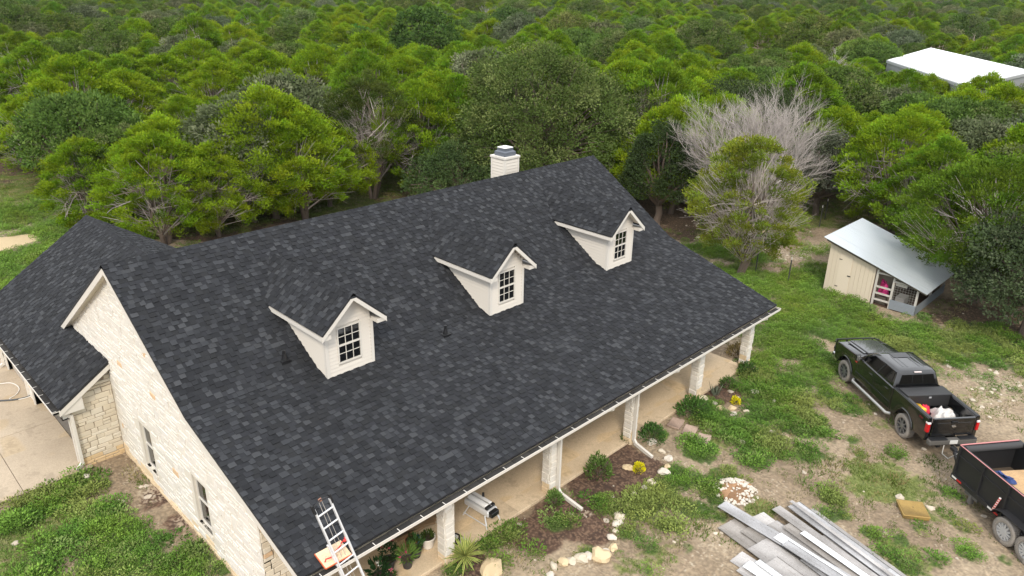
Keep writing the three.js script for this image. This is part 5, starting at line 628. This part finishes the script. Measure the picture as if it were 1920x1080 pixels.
  const fb = rbox(0.22, 0.24, 1.96, 0.06, 3); part('front_bumper', at3(fb, 4.92, 0.66, 0), chrome, truck); const gr = rbox(0.06, 0.36, 1.3, 0.02); part('grille', at3(gr, 4.86, 1.05, 0), M.black, truck); const bg = new GB(); for (const z of [-0.85, -0.4, 0.4, 0.85]) bg.tube([[5.0, 0.55, z], [5.08, 0.9, z], [5.03, 1.26, z * 0.94]], 0.03, 8); for (const y of [0.72, 1.0, 1.26]) bg.tube([[4.86, y, -1.02], [5.05, y, -0.86], [5.07, y, 0], [5.05, y, 0.86], [4.86, y, 1.02]], 0.03, 8); part('brush_guard', bg.geo(0.8), M.black, truck);
  const ch = new GB(); ch.box(-1.25, 0.34, -0.45, 4.7, 0.56, -0.33); ch.box(-1.25, 0.34, 0.33, 4.7, 0.56, 0.45); ch.tube([[0, 0.42, -0.8], [0, 0.42, 0.8]], 0.06, 8); ch.tube([[3.97, 0.42, -0.8], [3.97, 0.42, 0.8]], 0.05, 8); ch.box(3.3, 0.4, -0.7, 4.7, 0.9, 0.7); part('chassis', ch.geo(), M.dark, truck);
  const tb = rbox(0.52, 0.4, 1.74, 0.02); part('tool_box', at3(tb, 0.42, 1.24, 0), std([0.02, 0.02, 0.021], 0.55), truck); const ld = rbox(0.56, 0.05, 1.8, 0.015); part('tool_box_lid', at3(ld, 0.42, 1.465, 0), std([0.02, 0.02, 0.021], 0.5), truck); const lk = rbox(0.03, 0.06, 0.1, 0.01); part('latch', at3(lk, 0.13, 1.4, 0), M.alu, truck);
}
const onTruck = (x, y, z) => V3(x, y, z).applyAxisAngle(V3(0, 1, 0), 0.89).add(V3(25.53, -0.2, -5.32)).toArray();
function sheetLump(w, d, h, seed, n = 18, fold = 1) { const g = new THREE.BufferGeometry(), P = [], I = []; for (let j = 0; j <= n; j++) for (let i = 0; i <= n; i++) { const u = i / n, v = j / n, e = Math.min(u, 1 - u, v, 1 - v) * 4; P.push((u - 0.5) * w + (vn(v * 5 + seed, 3) - 0.5) * 0.22, h * Math.min(1, e + 0.15) * (0.35 + 0.9 * fbm(u * 4 * fold + seed, v * 4 * fold, 3)) + Math.abs(vn(u * 9 + seed, v * 7) - 0.5) * 0.1 * h, (v - 0.5) * d + (vn(u * 5 + seed, 9) - 0.5) * 0.22); if (i && j) { const k = j * (n + 1) + i; I.push(k - n - 2, k - 1, k - n - 1, k - n - 1, k - 1, k); } } g.setAttribute('position', new THREE.Float32BufferAttribute(P, 3)); g.setIndex(I); g.computeVertexNormals(); const uv = new Float32Array(P.length / 3 * 2); for (let i = 0; i < uv.length / 2; i++) { uv[i * 2] = P[i * 3]; uv[i * 2 + 1] = P[i * 3 + 2]; } g.setAttribute('uv', new THREE.BufferAttribute(uv, 2)); return g; }
{
  const w = single('white_tarp', sheetLump(0.95, 0.75, 0.42, 3, 22, 1.6), std([0.52, 0.5, 0.48], 0.7), 'crumpled white plastic sheeting lying in the truck bed', 'sheeting', null, onTruck(-0.5, 0.85, 0.12)); w.rotation.y = 0.4;
  const y = thing('yellow_case', 'yellow plastic tool case in the truck bed behind the tool box', 'case', onTruck(-0.12, 0.85, -0.5), 1.2), b = rbox(0.42, 0.28, 0.26, 0.05, 3); part('case', at3(b, 0, 0.24, 0), std([0.7, 0.42, 0.02], 0.45), y); const h = new THREE.TorusGeometry(0.07, 0.018, 8, 16, 3.14); part('handle', at3(h, 0, 0.38, 0), std([0.65, 0.38, 0.02], 0.5), y); const f = rbox(0.1, 0.3, 0.27, 0.03); part('clasp', at3(f, 0.12, 0.23, 0), std([0.55, 0.33, 0.02], 0.5), y);
  single('red_bag', sheetLump(0.3, 0.3, 0.42, 8, 12), std([0.6, 0.02, 0.06], 0.7), 'red bag bulging behind the yellow case in the truck bed', 'bag', null, onTruck(0.05, 0.86, -0.22));
  const r = thing('red_can', 'red fuel can against the side wall of the truck bed', 'fuel can', onTruck(-0.62, 0.845, -0.68), 0.9), c = rbox(0.34, 0.3, 0.2, 0.05, 3); part('can', at3(c, 0, 0.15, 0), red, r); const s = new GB(); s.tube([[0.1, 0.28, 0], [0.16, 0.38, 0], [0.22, 0.42, 0]], 0.02, 8); part('spout', s.geo(0.7), M.black, r);
  single('black_sack', sheetLump(0.55, 0.5, 0.32, 14, 16), M.black, 'black plastic sack beside the white sheeting in the truck bed', 'sack', null, onTruck(-0.75, 0.846, 0.5));
}
// ---- dump trailer : local x forward, origin on the ground below the front left wheel's outer face
const TH = Math.atan2(0.81, 0.585), tpos = [21.33, -0.2, -1.98], trailer = thing('dump_trailer', 'black high-sided dump trailer hitched behind the pickup truck', 'trailer', tpos, TH);
{
  const zl = 0.26, zr = 2.2, xf = 2.35, xb = -2.5, y0 = 0.62, y1 = 1.55, blk = std([0.017, 0.017, 0.019], 0.5, { bumpMap: grain, bumpScale: 0.002 });
  const fr = new GB(); fr.box(xb, 0.42, zl + 0.1, xf + 0.05, 0.6, zl + 0.22); fr.box(xb, 0.42, zr - 0.22, xf + 0.05, 0.6, zr - 0.1); for (let x = xb; x < xf; x += 0.6) fr.box(x, 0.5, zl + 0.22, x + 0.08, 0.58, zr - 0.22); part('chassis', fr.geo(), blk, trailer);
  for (const [a, b, n] of [[[xf, zl], [xb, zl], 'side_wall'], [[xf, zr], [xb, zr], 'side_wall'], [[xf, zl], [xf, zr], 'front_wall'], [[xb, zl], [xb, zr], 'tailgate']]) {
    const horiz = a[1] === b[1], g = new GB(); horiz ? g.box(xb, y0, a[1] - 0.02, xf, y1, a[1] + 0.02) : g.box(a[0] - 0.02, y0, zl + 0.021, a[0] + 0.02, y1, zr - 0.021); const w = part(n, g.geo(), blk, trailer);
    const rim = new GB(); horiz ? rim.box(xb - 0.03, y1, a[1] - 0.04, xf + 0.03, y1 + 0.05, a[1] + 0.04) : rim.box(a[0] - 0.04, y1, zl + 0.041, a[0] + 0.04, y1 + 0.05, zr - 0.041); part('top_rail', rim.geo(), blk, w);
    if (horiz) { const o = a[1] === zl ? -1 : 1; for (let x = xf - 0.03; x > xb; x -= 0.95) { const p = new GB(); p.box(x - 0.06, y0 - 0.1, Math.min(a[1] + o * 0.021, a[1] + o * 0.075), x, y1 - 0.001, Math.max(a[1] + o * 0.021, a[1] + o * 0.075)); part('post', p.geo(), blk, w); } const ch = new GB(); ch.box(xb, 1.24, Math.min(a[1] + o * 0.022, a[1] + o * 0.05), xf, 1.3, Math.max(a[1] + o * 0.022, a[1] + o * 0.05)); part('side_rail', ch.geo(), blk, w);
      for (let x = xf - 0.05; x > xb + 0.3; x -= 1.45) for (const [d, m] of [[0, std([0.75, 0.73, 0.7], 0.4)], [0.2, std([0.5, 0.02, 0.02], 0.4)]]) { const t = rbox(0.19, 0.06, 0.006, 0.002); part('reflector_tape', at3(t, x - d - 0.1, y0 - 0.06, a[1] + o * 0.081), m, w); } const sk = new GB(); sk.box(xb, y0 - 0.14, Math.min(a[1], a[1] + o * 0.076), xf, y0 - 0.001, Math.max(a[1], a[1] + o * 0.076)); part('lower_rail', sk.geo(), blk, w); }
  }
  // red edge of the tarp over the front rail and the left rail
  const rd = new GB(); rd.box(xb, y1 + 0.051, zl - 0.045, xf, y1 + 0.064, zl - 0.02); rd.box(xf - 0.02, y1 + 0.051, zl, xf + 0.02, y1 + 0.064, zr); part('tarp_hem', rd.geo(), std([0.5, 0.2, 0.2], 0.7), trailer); const tp = new GB(); tp.tube([[xf - 0.14, y1 - 0.02, zl + 0.05], [xf - 0.14, y1 - 0.02, zr - 0.05]], 0.1, 14); part('rolled_tarp', tp.geo(0.7), std([0.04, 0.04, 0.042], 0.8), trailer);
  const fl = new GB(); fl.box(xb, y0 + 0.005, zl + 0.02, xf - 0.02, y0 + 0.03, zr - 0.02); part('bed_floor', fl.geo(), std([0.14, 0.11, 0.08], 0.9, { map: blotch }), trailer);
  for (const x of [0, -0.8]) for (const s of [-1, 1]) wheel(trailer, x, 0.39, s < 0 ? 0.13 : zr + 0.13, 0.39, 0.24, s, 12, std([0.45, 0.45, 0.45], 0.6, { metalness: 0.2 }), tyreM);
  for (const z of [[-0.02, 0.24], [zr + 0.02, zr + 0.28]]) { const f = new GB(), pts = [[0.56, 0.6], [0.46, 0.8], [0.24, 0.9], [-1.05, 0.9], [-1.27, 0.8], [-1.37, 0.6]]; for (let i = 0; i + 1 < pts.length; i++) f.hexa([[pts[i + 1][0], pts[i + 1][1] - 0.012, z[1]], [pts[i][0], pts[i][1] - 0.012, z[1]], [pts[i][0], pts[i][1] - 0.012, z[0]], [pts[i + 1][0], pts[i + 1][1] - 0.012, z[0]], [pts[i + 1][0], pts[i + 1][1], z[1]], [pts[i][0], pts[i][1], z[1]], [pts[i][0], pts[i][1], z[0]], [pts[i + 1][0], pts[i + 1][1], z[0]]]); part('fender', f.geo(), blk, trailer); }
  const sp = new GB(); sp.tube([[0.62, 0.62, zl - 0.12], [0.52, 1.1, zl - 0.1]], 0.03, 8); part('marker_pole', sp.geo(0.7), std([0.7, 0.68, 0.66], 0.5), trailer); for (let i = 0; i < 6; i++) { const r = new GB(), t = i / 6 + 0.04; r.tube([[mix(0.62, 0.52, t), mix(0.62, 1.1, t), mix(zl - 0.12, zl - 0.1, t)], [mix(0.62, 0.52, t + 0.08), mix(0.62, 1.1, t + 0.08), mix(zl - 0.12, zl - 0.1, t + 0.08)]], 0.033, 8); part('red_band', r.geo(0.7), red, trailer); }
  const tg = new GB(), zc = (zl + zr) / 2; tg.bar([xf, 0.5, zl + 0.3], [xf + 1.15, 0.48, zc], 0.09, 0.12); tg.bar([xf, 0.5, zr - 0.3], [xf + 1.15, 0.48, zc], 0.09, 0.12); part('tongue', tg.geo(), blk, trailer); const cp = rbox(0.26, 0.12, 0.12, 0.04); part('coupler', at3(cp, xf + 1.2, 0.52, zc), M.black, trailer); const jk = new GB(); jk.tube([[xf + 0.75, 0.15, zc + 0.12], [xf + 0.75, 0.95, zc + 0.12]], 0.035, 8); part('jack', jk.geo(0.7), M.black, trailer); const bx = rbox(0.4, 0.36, 0.6, 0.03); part('pump_box', at3(bx, xf + 0.35, 0.72, zc), blk, trailer); const cb = new GB(); cb.tube([[xf + 0.9, 0.6, zc - 0.1], [xf + 1.1, 0.28, zc - 0.22], [xf + 1.35, 0.3, zc - 0.25], [xf + 1.5, 0.55, zc - 0.12]], 0.018, 7); part('cable', cb.geo(0.8), std([0.42, 0.4, 0.36], 0.7), trailer); const jb = new GB(); jb.bar([1.5, 0.15, zl + 0.0], [1.5, 0.55, zl + 0.02], 0.14, 0.1, null, [1, 0, 0]); jb.box(1.25, 0.36, zl - 0.04, 1.75, 0.48, zl + 0.09); part('landing_leg', jb.geo(), dusty, trailer);
}
const onTrailer = (x, y, z) => V3(x, y, z).applyAxisAngle(V3(0, 1, 0), TH).add(V3(...tpos)).toArray();
{ const s = single('plywood_sheet', rbox(2.4, 0.02, 1.15, 0.004), std([0.62, 0.42, 0.22], 0.75, { map: blotch }), 'tan plywood sheet lying inside the black trailer', 'plywood', null, onTrailer(0.1, 1.36, 1.12)); s.rotation.set(0, TH - 0.06, 0); for (let i = 0; i < 5; i++) { const b = single('timber_offcut', rbox(1.6 + 0.2 * i, 0.07, 0.14, 0.006), std([0.4, 0.28, 0.16], 0.85), 'brown plank under the plywood in the trailer', 'timber', 'planks inside the trailer', onTrailer(-0.4 + 0.1 * i, 0.7 + (i > 2 ? 0.15 : 0.0), 0.7 + 0.3 * i)); b.rotation.y = TH + 0.1 * i; } for (const z of [0.9, 1.6]) { const b = single('timber_block', rbox(0.5, 0.68, 0.1, 0.01), std([0.36, 0.25, 0.15], 0.85), 'timber block propping up the plywood in the trailer', 'timber', 'blocks inside the trailer', onTrailer(0.1, 1.0, z)); b.rotation.y = TH; } single('blue_tarp', sheetLump(0.42, 0.26, 0.18, 21, 18, 2), std([0.03, 0.06, 0.2], 0.7), 'crumpled dark blue tarpaulin on the plywood in the trailer', 'tarpaulin', null, onTrailer(0.95, 1.36, 0.6)).rotation.y = 1.9; }

// ---- shed with an open wire end
{
  const S = thing('garden_shed', 'cream timber shed with sloping metal roof and an open wire-sided pen', 'shed', [35.85, -0.2, -13.45]), cr = std([0.64, 0.56, 0.44], 0.8), wd = std([0.3, 0.27, 0.22], 0.9, { map: blotch }), gw = std([0.5, 0.48, 0.44], 0.85);
  const top = (z) => 2.62 - z * 0.3; // z from 0 at the closed end
  const w = new GB(); w.prism([[0, 0], [2.3, 0], [2.3, top(2.3)], [0, top(0)]], (p) => [0.08, p[1], p[0]], (p) => [0.03, p[1], p[0]]); w.box(0.03, 0, 0, 4.1, top(0), 0.05); w.prism([[0, 0], [2.3, 0], [2.3, top(2.3)], [0, top(0)]], (p) => [4.1, p[1], p[0]], (p) => [4.05, p[1], p[0]]); w.box(0.08, 0, 2.25, 4.05, top(2.3), 2.3); part('wall', w.geo(), cr, S);
  for (let z = 0; z < 2.28; z += 0.2) { if (z > 0.48 && z < 1.12) continue; const b = new GB(), z1 = Math.min(z + 0.194, 2.3); b.prism([[z + 0.003, 0.02], [z1, 0.02], [z1, top(z1) - 0.02], [z + 0.003, top(z) - 0.02]], (p) => [0.029, p[1], p[0]], (p) => [0.014, p[1], p[0]]); part('wall_board', b.geo(), cr, S); }
  const d = new GB(); d.box(0.005, 0.12, 0.56, 0.028, 2.05, 1.16); const dr = part('door', d.geo(), std([0.68, 0.6, 0.48], 0.8), S); const hp = rbox(0.02, 0.05, 0.16, 0.006); part('hasp', at3(hp, -0.006, 1.05, 1.12), M.black, dr); for (const y of [0.4, 1.8]) { const hi = rbox(0.012, 0.05, 0.14, 0.003); part('hinge', at3(hi, 0, y, 0.6), wd, dr); }
  // roof sheets, one by one
  const rm = std([0.56, 0.6, 0.63], 0.4, { metalness: 0.5 }); for (let k = 0; k < 5; k++) { const g = new GB(), x0 = -0.28 + k * 0.94, x1 = x0 + 0.93, e = k % 2 * 0.004; const q = (x, z, o) => [x, top(z) + 0.07 + o + e, z]; g.hexa([q(x0, 4.75, 0), q(x1, 4.75, 0), q(x1, -0.3, 0), q(x0, -0.3, 0), q(x0, 4.75, 0.015), q(x1, 4.75, 0.015), q(x1, -0.3, 0.015), q(x0, -0.3, 0.015)]); for (let r = 0; r < 3; r++) { const c = x0 + 0.155 + r * 0.31; g.hexa([q(c - 0.03, 4.75, 0.015), q(c + 0.03, 4.75, 0.015), q(c + 0.03, -0.3, 0.015), q(c - 0.03, -0.3, 0.015), q(c - 0.015, 4.75, 0.024), q(c + 0.015, 4.75, 0.024), q(c + 0.015, -0.3, 0.024), q(c - 0.015, -0.3, 0.024)]); } part('roof_sheet', g.geo(), rm, S); }
  const rf = new GB(); rf.bar([-0.06, top(-0.2) - 0.02, -0.2], [-0.06, top(2.45) - 0.02, 2.45], 0.05, 0.15); part('roof_edge_board', rf.geo(), wd, S); for (const [x, a, b] of [[-0.06, 2.5, 4.7], [4.1, -0.2, 4.7]]) { const r2 = new GB(); r2.bar([x, top(a) - 0.02, a], [x, top(b) - 0.02, b], 0.05, 0.11); part('roof_edge_board', r2.geo(), wd, S); }
  for (const [x, z] of [[0, 2.42], [0, 3.2], [0, 4.3], [2.1, 4.3], [4.05, 4.3], [4.05, 3.3]]) { const p = new GB(); p.box(x - 0.045, 0, z - 0.045, x + 0.045, top(z) + 0.03, z + 0.045); part('post', p.geo(), gw, S); }
  for (const [a, b, y] of [[2.46, 3.16, 0.3], [2.46, 3.16, 0.62], [2.46, 3.16, 0.95], [2.46, 3.16, top(2.9) - 0.12], [3.24, 4.26, top(3.9) - 0.06]]) { const r = new GB(); r.box(-0.03, y - 0.04, a, 0.03, y + 0.04, b); part('rail', r.geo(), gw, S); }
  const co = new GB(); for (let i = 0; i < 16; i++) { const y0 = 0.02 + i * 0.03, n = i % 2 ? 0.02 : 0, m = i % 2 ? 0 : 0.02; co.quad([-0.05 - n, y0, 3.2], [-0.05 - n, y0, 4.35], [-0.05 - m, y0 + 0.03, 4.35], [-0.05 - m, y0 + 0.03, 3.2]); co.quad([-0.05, y0, 4.36 + n], [4.1, y0, 4.36 + n], [4.1, y0 + 0.03, 4.36 + m], [-0.05, y0 + 0.03, 4.36 + m]); } part('corrugated_skirt', co.geo(), std([0.22, 0.245, 0.265], 0.5, { metalness: 0.4 }), S);
  const fl = new GB(); fl.box(0, -0.05, 2.31, 4.04, 0.03, 4.3); part('pen_floor', fl.geo(), std([0.14, 0.085, 0.055], 0.95, { map: blotch }), S); const bk = new GB(); bk.box(3.9, 0.05, 2.31, 4, top(3.4) - 0.2, 4.2); part('pen_back', bk.geo(), wd, S);
  const wi = new GB(); for (let z = 3.3; z < 4.25; z += 0.12) wi.tube([[0, 0.5, z], [0, top(z) - 0.05, z]], 0.004, 4); for (let y = 0.55; y < 1.35; y += 0.12) wi.tube([[0, y, 3.24], [0, y, 4.26]], 0.004, 4); stuff(part('wire_mesh', wi.geo(), gw, S));
  const bx = thing('nest_box', 'pale slatted box inside the open pen of the shed', 'box', [36.65, -0.16, -10.05]); for (let i = 0; i < 4; i++) { const b = rbox(0.14, 0.38, 0.42, 0.02); part('slat', at3(b, i * 0.17, 0.19, 0), std([0.52, 0.5, 0.46], 0.8), bx); }
  single('feed_sack', sheetLump(0.42, 0.38, 0.75, 31, 14), std([0.6, 0.03, 0.2], 0.6), 'bright pink sack behind the rails of the shed pen', 'sack', null, [36.3, 0.2, -10.75]); const bn = thing('crate', 'dark wooden crate supporting the pink sack in the shed pen', 'crate', [36.3, -0.17, -10.75]); for (let i = 0; i < 3; i++) { const c = rbox(0.55, 0.11, 0.5, 0.01); part('slat', at3(c, 0, 0.07 + i * 0.13, 0), wd, bn); }
  const si = thing('hanging_board', 'white board hung under the pen roof of the shed', 'board', [36.05, 1.0, -9.95]); part('board', rbox(0.03, 0.12, 0.5, 0.008), std([0.75, 0.72, 0.66], 0.6), si); const sr = rbox(0.032, 0.1, 0.06, 0.008); part('red_tag', at3(sr, 0, 0.02, -0.32), red, si);
}
// ---- far metal barn
{
  const B = thing('metal_barn', 'large white-roofed metal building standing among the trees', 'barn', [0, 0, 0]), y = 5.2, q = (u, v, h) => PX(u, v, h).toArray(), A = q(1664, 114, y), Bt = q(1816, 163, y), C = q(1935, 135, y), D0 = q(1745, 91, y + 0.6), dn = (p, h) => [p[0], h, p[2]], wall = std([0.32, 0.33, 0.34], 0.6, { metalness: 0.2 }), rf = std([0.82, 0.83, 0.84], 0.45);
  const w = new GB(); for (const [a, b] of [[A, Bt], [Bt, C], [C, D0], [D0, A]]) w.quad(dn(a, -1.5), dn(b, -1.5), dn(b, y - 0.05), dn(a, y - 0.05)); part('wall', w.geo(), wall, B);
  const L = (a, b, t) => a.map((x, i) => mix(x, b[i], t)), n = 14; for (let i = 0; i < n; i++) { const t0 = i / n, t1 = (i + 1) / n - 0.002, g = new GB(), a = L(A, Bt, t0), b = L(A, Bt, t1), c = L(D0, C, t1), d = L(D0, C, t0), up = (p) => [p[0], p[1] + 0.12, p[2]]; g.hexa([a, b, c, d, up(a), up(b), up(c), up(d)]); part('roof_sheet', g.geo(), rf, B); }
  const tr = new GB(); for (const [a, b] of [[A, Bt], [Bt, C], [C, D0], [D0, A]]) tr.bar([a[0], a[1] - 0.1, a[2]], [b[0], b[1] - 0.1, b[2]], 0.25, 0.3); part('eave_trim', tr.geo(), std([0.4, 0.41, 0.42], 0.5), B);
}
// ---- fence posts, hose, brush
for (const [u, v] of [[1313, 432], [1416, 512], [1477, 530], [1546, 412], [1536, 425], [1628, 404], [1360, 470]]) { const p = PX(u, v, -0.2), g = thing('fence_post', 'thin dark steel fence post with a white tip at the edge of the trees', 'fence post', [p.x, p.y, p.z], 0, 'steel posts along the wood edge'), b = new GB(); b.box(-0.02, -0.1, -0.02, 0.02, 1.25, 0.02); b.box(-0.03, 0, 0.0205, 0.03, 1.2, 0.028); part('post', b.geo(), std([0.06, 0.06, 0.055], 0.8), g); const t = new GB(); t.box(-0.022, 1.251, -0.022, 0.022, 1.4, 0.022); part('white_tip', t.geo(), M.trim, g); }
{ const pts = (l) => new THREE.CatmullRomCurve3(l.map(([u, v]) => PX(u, v, -0.1))), hose = (l, r, m, label) => single('hose', new THREE.TubeGeometry(pts(l), 60, r, 7), m, label, 'hose'); hose([[-60, 755], [-10, 752], [30, 749], [52, 744], [66, 738], [72, 728], [76, 716], [90, 700]], 0.035, std([0.06, 0.065, 0.07], 0.6), 'dark hose lying across the driveway into the garage'); hose([[-60, 722], [-5, 720], [20, 718], [36, 728], [30, 740], [18, 748], [40, 748], [62, 741], [78, 730]], 0.016, std([0.72, 0.7, 0.65], 0.6), 'thin white hose looping over the driveway'); }
treeThing('brush_heap', deadGeo(1.5, 3.4, { depth: 3, kids: 4, stems: 9, r0: 0.05, col: [0.4, 0.35, 0.31] }), 'heap of dry grey branches behind the garage roof', null, gAt(11.2, -38.6), 0, 1, 'brush');
renderer.render(scene, camera);
